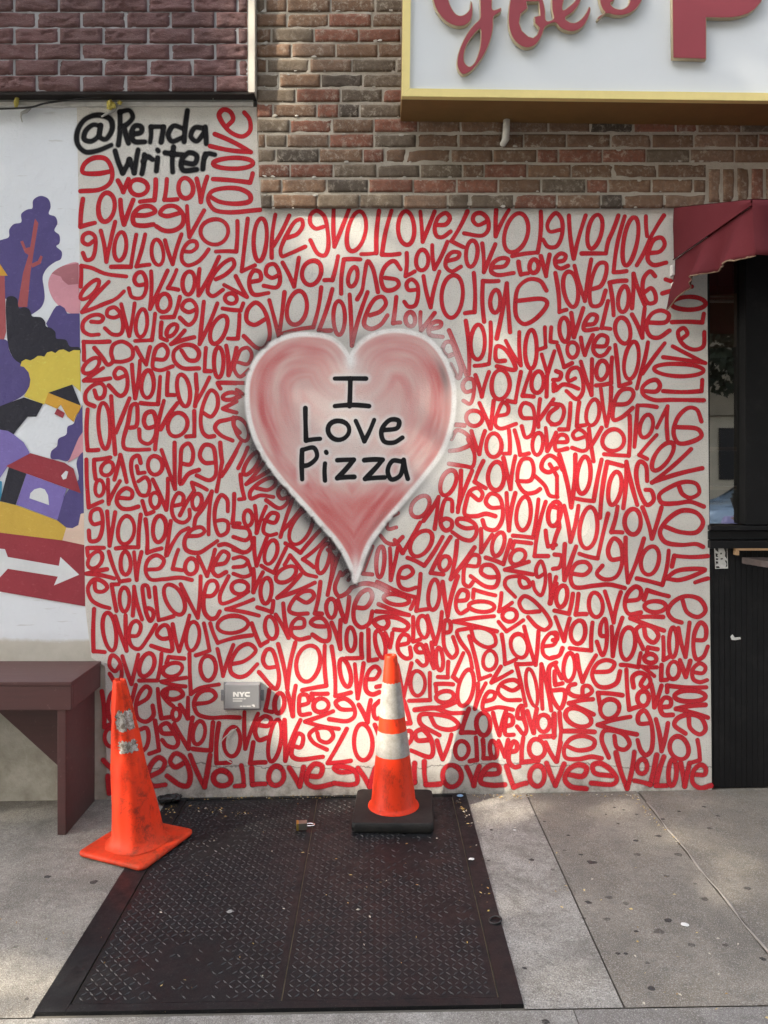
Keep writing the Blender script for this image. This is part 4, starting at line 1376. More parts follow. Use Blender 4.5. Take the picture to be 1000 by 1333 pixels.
# pale mortar smears left on the faces of some bricks are in the brick material; loose flakes of mortar:
bm = bmesh.new()
for k in range(150):
    it = random.choice(items); px = random.uniform(it[0], it[1]); py = random.choice((it[2], it[3])) + random.uniform(-1.2, 1.2)
    r = random.uniform(.6, 2.6); c = Wp(px, py, -.0275)
    vs = [bm.verts.new(c + Vector((math.cos(t) * r * .006 * random.uniform(.5, 1.2), random.uniform(-.003, .001), math.sin(t) * r * .003 * random.uniform(.5, 1.2)))) for t in np.linspace(0, 5.4, 7)]
    tp = bm.verts.new(c + Vector((0, -.003, 0)))
    for i in range(7): bm.faces.new((vs[i], vs[(i + 1) % 7], tp))
frombm('mortar_flakes', bm, simple('mortar_flake', (.46, .43, .38), .95).m, bw, smooth=True)

# ------------------------------------------------------------------ dark cladding panel, top left
cl = thing('brick_cladding', 'dark maroon rock faced brick cladding panel overhanging the white wall', 'wall cladding')
items = []
for r in range(11):
    y1 = 118 - 20.72 * r; y0 = y1 - 19.6
    x = -10.8 - 58.2 if r % 2 == 0 else -10.8 - 29.3
    while x < 322:
        x1 = min(x + 58.2, 323.5)
        if x1 - x > 6:
            k = random.uniform(.8, 1.2); items.append((x + 1.6, x1 - 1.6, y0, y1, (.115 * k, .050 * k, .049 * k)))
        x = x1
bricks(items, -.07, .02, 'clad_bricks', m_clad.m, cl, rough=.003, nx=16, nz=8, rock=.0075, edge=.003)
panel('joint_bed', [(-420, -140), (323, -140), (323, 118.5), (-420, 118.5)], -.0655, .0635, m_cmort.m, cl)
bm = bmesh.new()
a, b = Wp(323.3, 119.5, -.078), Wp(331.5, -140, -.078)
prism(bm, [(a.x, -.078, a.z), (b.x, -.078, a.z), (b.x, -.078, b.z), (a.x, -.078, b.z)], (0, .077, 0))
frombm('corner_trim', bm, simple('cream_trim', (.62, .58, .50), .5, amt=.2).m, cl)
bm = bmesh.new()
a = Wp(-420, 121, -.062); b = Wp(331, 118.7, -.062)
prism(bm, [(a.x, -.066, b.z - .016), (b.x, -.066, b.z - .016), (b.x, -.066, b.z - .003), (a.x, -.066, b.z - .003)], (0, .065, 0))
frombm('soffit', bm, simple('dark_soffit', (.016, .012, .011), .9).m, cl)

led = thing('metal_ledge', 'thin white metal ledge strips running under the dark brick cladding', 'ledge')
m_led = simple('white_enamel_trim', (.58, .57, .54), .5, amt=.5, dark=.55, nscale=30)
for (y0, y1, p) in ((125, 130.6, .012), (132.2, 137.4, .016)):
    bm = bmesh.new(); a = Wp(-420, y1, -p); b = Wp(329.5, y0, -p)
    prism(bm, [(a.x, -p, a.z), (b.x, -p, a.z), (b.x, -p, b.z), (a.x, -p, b.z)], (0, p + .01, 0))
    frombm('ledge_strip', bm, m_led.m, led)
m_cab = simple('black_cable', (.012, .012, .012), .5, bmp=0)
bm = bmesh.new()
tube(bm, catmull([Wp(-60, 143, -.03), Wp(0, 141.5, -.03), Wp(22, 140.8, -.032), Wp(42, 139, -.034), Wp(56, 135, -.036), Wp(82, 130.6, -.036), Wp(110, 127.2, -.036), Wp(150, 124.6, -.036), Wp(170, 123, -.036), Wp(205, 122, -.036), Wp(255, 125.5, -.034), Wp(277, 126, -.03)], 5), .0045, 7)
tag(frombm('power_cable', bm, m_cab.m), 'black cable sagging along the ledge under the dark cladding', 'cable')
bm = bmesh.new()
tube(bm, catmull([Wp(275, 126, -.03), Wp(300, 125.8, -.034), Wp(318, 122, -.04), Wp(324, 118.6, -.05)], 5), .0016, 5)
tube(bm, catmull([Wp(276, 121, -.04), Wp(277.5, 127, -.03), Wp(277, 133, -.02)], 4), [.005, .0035, .003, .0025, .002, .0015, .0015, .001, .001][:9], 6)
tag(frombm('thin_wire', bm, simple('grey_wire', (.35, .34, .30), .5, bmp=0).m), 'thin grey wire hanging under the right end of the cladding', 'wire')
def blob(bm, c, r, sq=(1, 1, 1), sd=0, sub=2, amp=.45):
    rr = bmesh.ops.create_icosphere(bm, subdivisions=sub, radius=1.0)
    for v in rr['verts']:
        k = 1 + amp * noise.noise(v.co * 1.7 + Vector((sd, 0, 0)))
        v.co = Vector(c) + Vector((v.co.x * sq[0], v.co.y * sq[1], v.co.z * sq[2])) * (r * k)
m_foam = simple('yellow_foam', (.58, .49, .12), .9, amt=.7, dark=.45, nscale=50, bmp=.5)
bm = bmesh.new()
blob(bm, Wp(144, 136.5, -.03), .020, (1, .7, 1.0), 1, 3, .8); blob(bm, Wp(156, 133.5, -.028), .011, (1, .7, .9), 2, 2, .8)
tag(frombm('foam_patch', bm, m_foam.m), 'torn lump of yellow foam stuck on the ledge above the signature', 'foam')
bm = bmesh.new()
tube(bm, [Wp(22, 120, -.03), Wp(22.5, 127, -.03), Wp(21, 134, -.03), Wp(20.5, 141, -.026)], [.002, .009, .012, .005], 8)
tag(frombm('foam_patch', bm, m_foam.m), 'narrow yellow foam drip on the ledge near the left edge', 'foam')
m_rag = simple('grey_rag', (.42, .42, .40), .8)
for q, lb in (([(152, 138), (147, 144), (139, 148), (132, 152)], 'torn grey scrap of sheeting hanging below the yellow foam by the signature'), ([(40, 140), (34, 145), (28, 147), (27, 152), (29, 159)], 'torn grey scrap of sheeting hanging from the cable near the left edge')):
    bm = bmesh.new(); tube(bm, [Wp(a, b, -.012 + .002 * i) for i, (a, b) in enumerate(q)], [.006, .008, .006, .004, .002][:len(q)], 6)
    tag(frombm('torn_sheeting', bm, m_rag.m), lb, 'scrap')

# ------------------------------------------------------------------ shop sign
SY = -.27
sg = thing('shop_sign', 'box sign with yellow frame, pale face and raised red lettering', 'shop sign', Wp(523, 125, SY))
SROT = Matrix.Rotation(R(.72), 4, 'Y')
m_yel = simple('yellow_enamel', (.80, .67, .27), .45, amt=.25, dark=.75, bmp=.05)
m_face = M('sign_face', (.67, .71, .74), .32); m_face.over(m_face.ramp(m_face.noise(2.5, 5, .65), .4, .75, 0, .35), (.61, .65, .69)); m_face.bump(m_face.noise(6, 3), .12, .01)
m_face.over(m_face.ramp(m_face.noise(25, 6, .8), .66, .8, 0, .3), (.45, .47, .48))
d0 = CAMY * -1 + SY
SW, SH, SD, FWD = 2.5, 1.05, .255, .034
bm = bmesh.new()
# frame: four mitred bars, hollow box behind
def fr(p):  return bm.verts.new(Vector(p))
for (p0, p1, p2, p3) in (((0, 0), (SW, 0), (SW - FWD, FWD), (FWD, FWD)), ((0, SH), (0, 0), (FWD, FWD), (FWD, SH - FWD)), ((SW, SH), (0, SH), (FWD, SH - FWD), (SW - FWD, SH - FWD)), ((SW, 0), (SW, SH), (SW - FWD, SH - FWD), (SW - FWD, FWD))):
    gap = .0006
    q = [Vector((a[0], 0, a[1])) for a in (p0, p1, p2, p3)]; c = sum(q, Vector()) / 4
    q = [v + (c - v).normalized() * gap for v in q]
    prism(bm, q, (0, .03, 0))
fo = frombm('sign_frame', bm, m_yel.m, sg)
bm = bmesh.new()
# folded metal case (sides and bottom), butting behind the frame
for c, s in (((SW / 2, .031 + (SD - .031) / 2, .005), (SW - .004, SD - .031, .006)), ((.005, .031 + (SD - .031) / 2, SH / 2), (.006, SD - .031, SH - .02)), ((SW / 2, .031 + (SD - .031) / 2, SH - .005), (SW - .004, SD - .031, .006)), ((SW / 2, SD - .004, SH / 2), (SW - .02, .006, SH - .03))):
    box(bm, c, s)
frombm('sign_case', bm, simple('shaded_yellow_case', (.22, .125, .04), .6, amt=.5, dark=.6, nscale=6, bmp=.05).m, sg)  # the frame's yellow darkened, underside shade put into the colour
bm = bmesh.new(); box(bm, (SW / 2, .016, SH / 2), (SW - FWD * 2 + .002, .008, SH - FWD * 2 + .002)); frombm('sign_face', bm, m_face.m, sg)
LY = -.024 + .012     # front of the letters, relative to the frame front
m_lr = simple('red_letter_face', (.30, .052, .070), .35, amt=.25, dark=.85, nscale=12, bmp=.05)
m_lt = simple('tan_letter_edge', (.50, .42, .28), .5, amt=.4, dark=.6, nscale=40, bmp=.05)
def s2(ox, oy, s, pts, smooth, corners=()):
    P = [Vector((ox + s * a, oy + s * b, 0)) for a, b in pts]
    if smooth: P = catmull(P, 5, True)
    out = []
    for p in P:
        w = Wp(p.x, p.y, SY + LY); w = SROT.inverted() @ (w - Vector(sg.location)); out.append((w.x, w.z))
    return out
def letter(loops, label):
    def curve(nm, off, ex, y, mat, par):
        cu = bpy.data.curves.new(nm, 'CURVE'); cu.dimensions = '2D'; cu.fill_mode = 'BOTH'; cu.extrude = ex; cu.offset = off
        for lp in loops:
            sp = cu.splines.new('POLY'); sp.points.add(len(lp) - 1); sp.use_cyclic_u = True
            for p, (x, z) in zip(sp.points, lp): p.co = (x, z, 0, 1)
        t = bpy.data.objects.new(nm, cu); COL.objects.link(t)
        dg = bpy.context.evaluated_depsgraph_get(); me = bpy.data.meshes.new_from_object(t.evaluated_get(dg))
        bpy.data.objects.remove(t); me.name = nm
        me.transform(Matrix.Translation((0, y, 0)) @ Matrix.Rotation(R(90), 4, 'X'))
        me.materials.clear()
        return link(nm, me, mat, par)
    o = curve('sign_letter', 0, .010, LY + .010, m_lt.m, sg); o['label'] = label
    curve('letter_face', -.0034, .002, LY - .0005, m_lr.m, o)
a = (520, 0, .16)
hook = [(250,-230),(258,-100),(280,30),(320,112),(380,175),(440,208),(500,216),(550,200),(586,160),(598,100),(592,20),(580,8),(570,70),(542,108),(500,126),(465,115),(430,70),(402,0),(395,-100),(420,-200),(340,-260)]
stem = [(655,-330),(655,-100),(655,60),(652,150),(600,205),(545,280),(492,390),(468,480),(475,560),(515,606),(570,590),(640,520),(700,430),(745,320),(764,230),(770,138),(800,115),(830,92),(828,62),(800,72),(762,78),(756,0),(756,-100),(760,-330),(710,-380)]
shole = [(655,240),(602,290),(550,370),(528,450),(535,512),(570,540),(605,515),(635,450),(655,370),(661,300)]
letter([s2(*a, hook, 1), s2(*a, stem, 1), s2(*a, shole, 1)], 'red script capital with a looped tail')
b = (660, 0, .2)
oe = [(60,-120),(20,0),(8,110),(15,190),(45,260),(95,302),(140,312),(190,290),(225,240),(248,180),(264,166),(316,151),(345,180),(390,202),(440,205),(490,180),(525,130),(546,55),(535,42),(515,80),(480,125),(440,147),(402,140),(382,118),(430,80),(470,30),(492,-40),(490,-120),(430,-160),(340,-130),(296,-40),(292,60),(300,122),(258,134),(250,60),(235,0),(210,-60),(160,-130)]
oh = [(130,14),(136,55),(92,92),(82,150),(100,200),(140,236),(170,245),(195,225),(210,182),(180,150),(177,108),(214,100),(206,12)]
eh = [(366,64),(402,42),(445,0),(462,-50),(440,-90),(395,-60),(372,0)]
letter([s2(*b, oe, 1), s2(*b, oh, 0), s2(*b, eh, 1)], 'red joined script letters beside the capital')
ss = [(600,-70),(605,15),(622,62),(636,80),(600,104),(586,122),(592,132),(615,112),(650,90),(700,100),(760,100),(820,76),(860,36),(884,-10),(895,-80),(850,-110),(805,-70),(800,0),(782,40),(740,60),(692,46),(676,22),(700,4),(702,-60),(660,-110)]
letter([s2(*b, ss, 1)], 'red script final letter with a curled end')
c = (850, 0, .15)
pp = [(160,-500),(172,505),(465,517),(465,155),(600,158),(680,156),(750,147),(830,120),(890,78),(940,20),(970,-50),(985,-150),(980,-270),(930,-400),(850,-470),(760,-500)]
ph = [(465,-110),(600,-110),(660,-135),(690,-190),(690,-260),(650,-310),(600,-335),(465,-335)]
letter([s2(*c, pp, 0), s2(*c, ph, 0)], 'big red block capital at the right')
sg.rotation_euler = (0, R(.72), 0)
bm = bmesh.new()
tube(bm, [Wp(660, 150, -.05), Wp(659, 170, -.05), Wp(658.5, 181, -.045), Wp(655, 187, -.03), Wp(652, 188, -.012)], [.016, .017, .017, .015, .012], 10)
tag(frombm('conduit_stub', bm, simple('white_conduit', (.58, .57, .52), .6, amt=.5).m), 'short white conduit stub on the brick under the box sign', 'pipe')
# ------------------------------------------------------------------ shopfront on the right
m_black = M('black_gloss_paint', (.0065, .0065, .0075), .42, spec=.3); m_black.over(m_black.ramp(m_black.noise(9, 7, .8), .50, .68, 0, .7), (.019, .0185, .019)); m_black.bump(m_black.noise(25, 5), .15, .004)
m_black.over(m_black.ramp(m_black.noise(38, 7, .8), .69, .74, 0, .5), (.06, .058, .055))
shop = thing('shopfront', 'black shopfront with grooved lower panel and a dark window', 'shopfront', (0, 0, 0))
bm = bmesh.new(); x = 1.5445; k = 0
while x < 3.4:
    w_ = .0258; a = x + .0012
    z0 = gz(x) + .006; bxv = box(bm, (x + w_ / 2, .022, (z0 + 1.127) / 2), (w_ - .0014, .03, 1.127 - z0), bev=.0014); x += w_; k += 1
box(bm, (2.4675, .045, .56), (1.85, .012, 1.13))
frombm('base_panel', bm, m_black.m, shop)
bm = bmesh.new()
box(bm, (2.47, .005, 1.150), (1.86, .07, .036), bev=.004); box(bm, (2.47, .012, 1.191), (1.86, .05, .040), bev=.004); box(bm, (2.47, .000, 1.226), (1.86, .075, .022), bev=.004)
frombm('window_sill', bm, m_black.m, shop)
bm = bmesh.new()
box(bm, (1.5455, .03, 1.98), (.012, .05, 1.48)); box(bm, (1.79, .02, 1.98), (.17, .09, 1.48), bev=.004); box(bm, (2.47, .03, 2.745), (1.86, .05, .05)); box(bm, (2.8, .02, 1.98), (.08, .07, 1.48), bev=.004)
frombm('window_frame', bm, m_black.m, shop)
gl = M('window_glass', (.0, .0, .0)); t = gl.t; tr = gl.n('ShaderNodeBsdfTransparent'); tr.inputs[0].default_value = (.5, .48, .45, 1); go = gl.n('ShaderNodeBsdfGlossy'); go.inputs['Roughness'].default_value = .015
go.inputs['Color'].default_value = (1, 1, 1, 1); mx = gl.n('ShaderNodeMixShader'); fre = gl.n('ShaderNodeFresnel'); fre.inputs['IOR'].default_value = 3.0
bb = gl.n('ShaderNodeBump'); bb.inputs['Strength'].default_value = .02; gl.L(gl.noise(3, 2), bb.inputs['Height']); gl.L(bb.outputs[0], go.inputs['Normal'])
gl.L(fre.outputs[0], mx.inputs[0]); gl.L(tr.outputs[0], mx.inputs[1]); gl.L(go.outputs[0], mx.inputs[2]); gl.L(mx.outputs[0], gl.out.inputs['Surface'])
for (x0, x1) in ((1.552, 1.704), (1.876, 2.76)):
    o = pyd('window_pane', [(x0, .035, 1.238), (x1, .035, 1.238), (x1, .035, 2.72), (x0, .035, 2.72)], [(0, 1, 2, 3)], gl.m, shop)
# room behind the glass
bm = bmesh.new()
for c, s in (((2.8, 3.2, 1.5), (3.0, .1, 3.4)), ((1.36, 1.6, 1.5), (.1, 3.1, 3.4)), ((4.3, 1.6, 1.5), (.1, 3.1, 3.4)), ((2.8, 1.6, -.05), (3.0, 3.1, .1)), ((2.8, 1.75, 3.12), (3.0, 2.8, .05))): box(bm, c, s)
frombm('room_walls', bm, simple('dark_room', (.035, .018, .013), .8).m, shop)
bm = bmesh.new(); box(bm, (2.4, 1.0, 2.36), (1.8, .5, .30), Matrix.Rotation(R(-4), 3, 'Y')); frombm('bulkhead', bm, simple('wood_bulkhead', (.13, .065, .025), .5).m, shop)
bm = bmesh.new()
for k in range(3): box(bm, (2.6, 3.0 - k * .02, 1.0 + .33 * k), (1.8, .26, .03))
frombm('shelf', bm, simple('wood_shelf', (.16, .09, .05), .6).m, shop)
def bulb(p, label):
    e = bpy.data.materials.new('bulb_glow'); e.use_nodes = True; b = e.node_tree.nodes['Principled BSDF']; b.inputs['Emission Color'].default_value = (1, .62, .25, 1); b.inputs['Emission Strength'].default_value = 9
    th = thing('hanging_bulb', label, 'light bulb', p, 'lit bulbs behind the shop window')
    bm = bmesh.new(); blob(bm, (0, 0, 0), .026, (1, 1, 1.25), 0, 2, 0); frombm('bulb_glass', bm, e, th, smooth=True)
    bm = bmesh.new(); tube(bm, [(0, 0, .025), (0, 0, .06)], .014, 8); tube(bm, [(0, 0, .06), (0, 0, 3.08 - p[2])], .004, 5); frombm('bulb_cord', bm, m_cab.m, th)
bulb((1.507 * 0 + .444 * 5.3, 1.73, 1.507 + .168 * 5.3), 'warm glowing bulb behind the window, nearer the stucco wall')
bulb((.464 * 5.1, 1.53, 1.507 + .178 * 5.1), 'warm glowing bulb behind the window, higher and nearer the frame')
# wood rail and counter
bm = bmesh.new(); a = Wp(955, 716, 0); b = Wp(1120, 710, 0)
box(bm, ((a.x + b.x) / 2, -.012, (a.z + b.z) / 2), (b.x - a.x, .034, b.z - a.z), bev=.003)
box(bm, (a.x + .007, -.012, a.z - .011), (.014, .03, .02))
tag(frombm('wooden_rail', bm, simple('pale_wood', (.42, .26, .14), .6, amt=.5, bmp=.2).m), 'pale wooden rail fixed under the black window sill', 'rail')
ct = thing('counter_shelf', 'dark wooden counter shelf jutting out beside the grooved panel', 'counter', (1.69, -.02, 1.09))
bm = bmesh.new(); prism(bm, [(0, 0, 0), (1.2, 0, 0), (1.2, -.26, 0), (.10, -.26, 0), (.03, -.12, 0)], (0, 0, -.028)); frombm('counter_top', bm, simple('worn_dark_wood', (.045, .035, .032), .5, amt=.7, dark=2.4, nscale=9, bmp=.2).m, ct)
bm = bmesh.new(); prism(bm, [(.35, .01, -.029), (.35, -.2, -.029), (.35, .01, -.22)], (.03, 0, 0)); frombm('bracket', bm, m_black.m, ct)
# sticker: black label with a pale worn figure
st = thing('sticker', 'small black and white sticker on the black panel below the sill', 'sticker', Wp(939, 726, .004))
m_stw = simple('sticker_white', (.62, .62, .60), .5, amt=.5, nscale=60, dark=.5, bmp=0); m_stb = simple('sticker_black', (.014, .014, .014), .5, bmp=0)
L0 = Vector(st.location)
def flat(name, polys, y, mat, par, off=L0):
    V, Fc = [], []
    for pts in polys:
        P = [Vector((a, b, 0)) for a, b in pts]; s_ = len(V); V += [Wp(p.x, p.y, y) - off for p in P]
        for t_ in tessellate_polygon([P]): Fc.append(tuple(s_ + i for i in t_))
    return pyd(name, V, Fc, mat, par)
bm = bmesh.new(); prism(bm, [Wp(a, b, .0045) - L0 for a, b in ((930, 712), (947, 712), (948, 740), (931.5, 740.5))], (0, .002, 0)); frombm('label_backing', bm, m_stw.m, st)
flat('label_print', [[(931, 713), (935, 713), (935.5, 719), (931.5, 716)], [(942, 713), (946.3, 713), (946.8, 728), (943.8, 724), (944.5, 719)], [(931.6, 720), (935, 721), (934, 723), (935.4, 725), (931.9, 725)], [(932, 726.5), (935.2, 727), (935, 729), (932, 729)], [(932, 730.5), (935, 731), (935.3, 735), (933.5, 733), (932, 736)], [(932.4, 737), (936, 737), (937.5, 739.6), (932.6, 739.6)], [(944, 730), (945.4, 729), (946.6, 731), (946.9, 737), (944.8, 739), (946, 734)], [(937.5, 720), (939.5, 719.3), (940.2, 721.3), (938.2, 722)], [(938, 727), (941, 726.4), (941.6, 728), (938.6, 728.6)]], .0036, m_stb.m, st)
bm = bmesh.new()
prism(bm, [Wp(a, b, .0035) for a, b in ((951, 829), (954, 826), (957, 830), (964, 829.5), (965, 832), (957, 833.5), (953, 833))], (0, .002, 0))
tag(frombm('paper_remnant', bm, m_stw.m), 'torn white scrap stuck on the grooved black panel', 'paper scrap')

# ------------------------------------------------------------------ awning
aw = thing('awning', 'dark red canvas awning with a torn drooping valance over the shop window', 'awning', (1.375, 0, 2.47))
m_can = M('red_canvas', (.092, .016, .021), .8, spec=.12); m_can.over(m_can.ramp(m_can.noise(5, 5, .7), .4, .75, 0, .5), (.085, .012, .017)); m_can.over(m_can.ramp(m_can.noise(24, 6, .8), .6, .75, 0, .25), (.17, .05, .052))
m_can.bump(m_can.noise(300, 2), .2, .001); m_can.bump(m_can.noise(9, 4), .3, .01)
AO = Vector(aw.location); AX = 1.375; PY = -.76
def P3(x, y, z): return Vector((x, y, z)) - AO
bm = bmesh.new()
n = 14
def sheet(bm, fn, nu, nv, th=.0):
    g_ = [[bm.verts.new(fn(i / nu, j / nv)) for i in range(nu + 1)] for j in range(nv + 1)]
    for j in range(nv):
        for i in range(nu): bm.faces.new((g_[j][i], g_[j][i + 1], g_[j + 1][i + 1], g_[j + 1][i]))
def wob(p, a=.006, s=5, sd=0): return a * noise.noise(Vector(p) * s + Vector((sd, sd, 0)))
sheet(bm, lambda u, v: P3(AX + u * 1.9, -.02 + v * (PY + .02), 2.707 + v * (2.488 - 2.707) - .025 * math.sin(math.pi * v) * math.sin(math.pi * min(1, u * 3)) ), 24, 10)
ro = frombm('awning_roof', bm, m_can.m, aw, smooth=True)
bm = bmesh.new()
def endp(u, v):
    z1 = 2.705 + u * (2.486 - 2.705); p = Vector((AX, -.02 + u * (PY + .02), 2.47 + v * (z1 - 2.47)))
    p.x += wob(p, .01, 4, 3) * (v * (1 - v) * 4) ; return p - AO
sheet(bm, endp, 16, 6); frombm('awning_end', bm, m_can.m, aw, smooth=True)
bot = [(871, 404), (877, 403), (884, 388), (890, 379), (898, 372), (905, 367), (914, 361), (925, 353), (934, 349), (942, 347), (952, 343), (963, 338), (975, 334), (982, 331)]
bp = []
for (a, b) in bot:
    d = AX / ((max(a, 876) - CX) / F); bp.append((d + CAMY, CAMZ - (b - CY) / F * d))
def vs_bot(y):
    bp2 = sorted(bp); ys = [q[0] for q in bp2]; return float(np.interp(y, ys, [q[1] for q in bp2]))
def vend(u, v):
    y = -.012 + u * (PY + .012); zb = vs_bot(y); z = 2.468 + (zb - 2.468) * v
    rip = .007 * noise.noise(Vector((y * 40, 0, 3))) * (v > .99)
    fold = v * (.024 * math.sin(u * 16 + 1.5 * v) + .004 * math.sin(u * 37 + 3 * v) + .03 * math.exp(-((u - .45) / .05) ** 2) - .022 * math.exp(-((u - .52) / .05) ** 2)) + .02 * v * v
    p = Vector((AX - fold + .012, y, z + rip)); p.x += wob(p, .012, 9, 8) * v; return p - AO
bm = bmesh.new(); sheet(bm, vend, 44, 12)
o = frombm('side_valance', bm, m_can.m, aw, smooth=True); md = o.modifiers.new('solid', 'SOLIDIFY'); md.thickness = .0025
bm = bmesh.new(); tube(bm, [vend(i / 60, 1.0) for i in range(61)], [.0028 + .0022 * abs(noise.noise(Vector((i * .6, 0, 0)))) for i in range(61)], 6)
hem2 = bmesh.new(); tube(hem2, [P3(AX + .001, -.012 + u * (PY + .012), 2.469) for u in np.linspace(0, 1, 12)], .003, 6); frombm('seam', hem2, m_can.m, aw)
frombm('frayed_hem', bm, simple('frayed_hem', (.20, .14, .09), .9, amt=.8, nscale=60, bmp=.3).m, aw)
def vfr(u, v):
    x = AX + u * 1.9; zb = 2.275 + .012 * noise.noise(Vector((x * 4, 0, 0))); p = Vector((x, PY - .004 - .03 * v * v + .012 * v * math.sin(x * 14), 2.484 + (zb - 2.484) * v)); return p - AO
bm = bmesh.new(); sheet(bm, vfr, 40, 8); o = frombm('front_valance', bm, m_can.m, aw, smooth=True); md = o.modifiers.new('solid', 'SOLIDIFY'); md.thickness = .0025
bm = bmesh.new()
for q in ([(AX + .045, -.02, 2.475), (AX + .045, PY + .03, 2.475)], [(AX + .045, PY + .03, 2.45), (AX + 1.88, PY + .03, 2.45)], [(AX + .045, -.02, 2.66), (AX + .045, PY + .03, 2.462)]): tube(bm, [Vector(p) - AO for p in q], .009, 8)
frombm('awning_bar', bm, simple('galvanised_bar', (.35, .34, .32), .4, .8).m, aw)
m_wb = simple('white_bracket', (.6, .59, .57), .4)
for (a, b, h) in ((875.5, 352, .05), (876.5, 372, .03)):
    bm = bmesh.new(); box(bm, Wp(a, b, -.02) - AO, (.012, .03, h), bev=.003); frombm('wall_bracket', bm, m_wb.m, aw)

# ------------------------------------------------------------------ traffic cones
def lathe(bm, prof, n=48, shear=(0, 0), z0=0, jit=0.0, mi=0, cap_top=False):
    rings = []
    for k, (r, z) in enumerate(prof):
        rings.append([bm.verts.new((r * math.cos(t) + shear[0] * (z - z0) + jit * noise.noise(Vector((math.cos(t) * 2, z * 7, math.sin(t) * 2))), r * math.sin(t) + shear[1] * (z - z0) + jit * noise.noise(Vector((math.cos(t) * 2, z * 7, math.sin(t) * 2 + 9))), z)) for t in np.linspace(0, 2 * math.pi, n, endpoint=False)])
    for a, b in zip(rings[:-1], rings[1:]):
        for k in range(n):
            f = bm.faces.new((a[k], a[(k + 1) % n], b[(k + 1) % n], b[k])); f.smooth = True; f.material_index = mi
    return rings
m_or = M('orange_pvc', (.66, .038, .008), .5, spec=.25)
m_or.over(m_or.ramp(m_or.noise(6, 5, .65), .4, .7, 0, .45), (.54, .026, .007))
m_or.over(m_or.math('MULTIPLY', m_or.ramp(m_or.noise(26, 8, .8, stretch=(1, 1, .45)), .52, .66), m_or.ramp(m_or.noise(5, 4), .42, .60, .15, .9)), (.10, .022, .014))
m_or.over(m_or.ramp(m_or.noise(60, 4, .7), .70, .78, 0, .5), (.75, .30, .20)); m_or.bump(m_or.noise(12, 4), .15, .008)
m_orold = M('old_orange_pvc', (.68, .040, .009), .6, spec=.2)
m_orold.over(m_orold.ramp(m_orold.noise(5, 6, .7), .42, .7, 0, .5), (.50, .024, .008))
m_orold.over(m_orold.math('MULTIPLY', m_orold.ramp(m_orold.noise(22, 8, .82, .3), .49, .63), m_orold.ramp(m_orold.noise(4.5, 4), .40, .56, .08, .75)), (.06, .02, .012))
zl = m_orold.sep('Z'); m_orold.over(m_orold.math('MULTIPLY', m_orold.ramp(zl, .10, -.04), m_orold.ramp(m_orold.noise(14, 6, .7), .35, .65, .1, .6)), (.24, .065, .03)); m_orold.bump(m_orold.noise(9, 4), .3, .012)
m_rub = M('black_rubber', (.012, .012, .012), .7, spec=.25); m_rub.over(m_rub.ramp(m_rub.noise(8, 6, .7), .42, .7, 0, .75), (.034, .031, .028)); m_rub.bump(m_rub.noise(60, 4), .3, .003)
m_ref = M('white_reflective_band', (.34, .33, .31), .5); m_ref.over(m_ref.ramp(m_ref.noise(26, 7, .8), .38, .64, 0, .85), (.21, .19, .165)); m_ref.over(m_ref.ramp(m_ref.noise(70, 5, .8), .62, .7, 0, .7), (.16, .14, .12)); m_ref.over(m_ref.ramp(m_ref.noise(40, 3, .5, stretch=(1, 1, .12)), .55, .7, 0, .4), (.30, .29, .28))
m_dk = simple('dark_hollow', (.03, .008, .005), .9, bmp=0)
def squareplate(bm, s, h, cut, top_in=.012, n=6):
    def ring(hs, c, z):
        pts = []
        for q in range(4):
            cx_, cy_ = ((1, 1), (-1, 1), (-1, -1), (1, -1))[q]
            for k in range(n + 1):
                t = q * math.pi / 2 + math.pi / 2 * k / n
                pts.append(bm.verts.new((cx_ * (hs - c) + c * math.cos(t), cy_ * (hs - c) + c * math.sin(t), z)))
        return pts
    R0 = [ring(s / 2 - .004, cut, 0), ring(s / 2, cut, .005), ring(s / 2, cut, h * .7), ring(s / 2 - top_in * .4, cut, h * .93), ring(s / 2 - top_in, cut, h)]
    m_ = len(R0[0])
    for a, b in zip(R0[:-1], R0[1:]):
        for k in range(m_): bm.faces.new((a[k], a[(k + 1) % m_], b[(k + 1) % m_], b[k])).smooth = True
    bm.faces.new(R0[0][::-1]); bm.faces.new(R0[-1])
# right cone
cx_, cy_ = .076, -.212
cn = thing('traffic_cone', 'upright orange traffic cone with two pale reflective bands on a black rubber base', 'traffic cone', (cx_, cy_, gz(cx_) + .0065))
cn.rotation_euler = (0, -math.atan(GB), R(-3))
bm = bmesh.new(); squareplate(bm, .345, .040, .022, .006); frombm('rubber_base', bm, m_rub.m, cn)
Zt = .687 - (gz(cx_) + .0065)
def rad(z): return .0262 + (.0985 - .0262) * (Zt - z) / (Zt - .05)
bm = bmesh.new(); lathe(bm, [(.112, .0405), (.110, .046), (.1015, .052), (rad(.06), .06), (rad(.2), .2), (rad(.35), .35), (rad(.5), .5), (rad(Zt - .012), Zt - .012), (rad(Zt) - .001, Zt - .002), (rad(Zt) - .004, Zt), (rad(Zt) - .007, Zt - .002), (rad(Zt) - .007, Zt - .06)])
frombm('cone_body', bm, m_or.m, cn)
bm = bmesh.new(); r_ = lathe(bm, [(rad(Zt) - .008, Zt - .05), (.001, Zt - .051)], 24); frombm('cone_hollow', bm, m_dk.m, cn)
zb = gz(cx_) + .0065
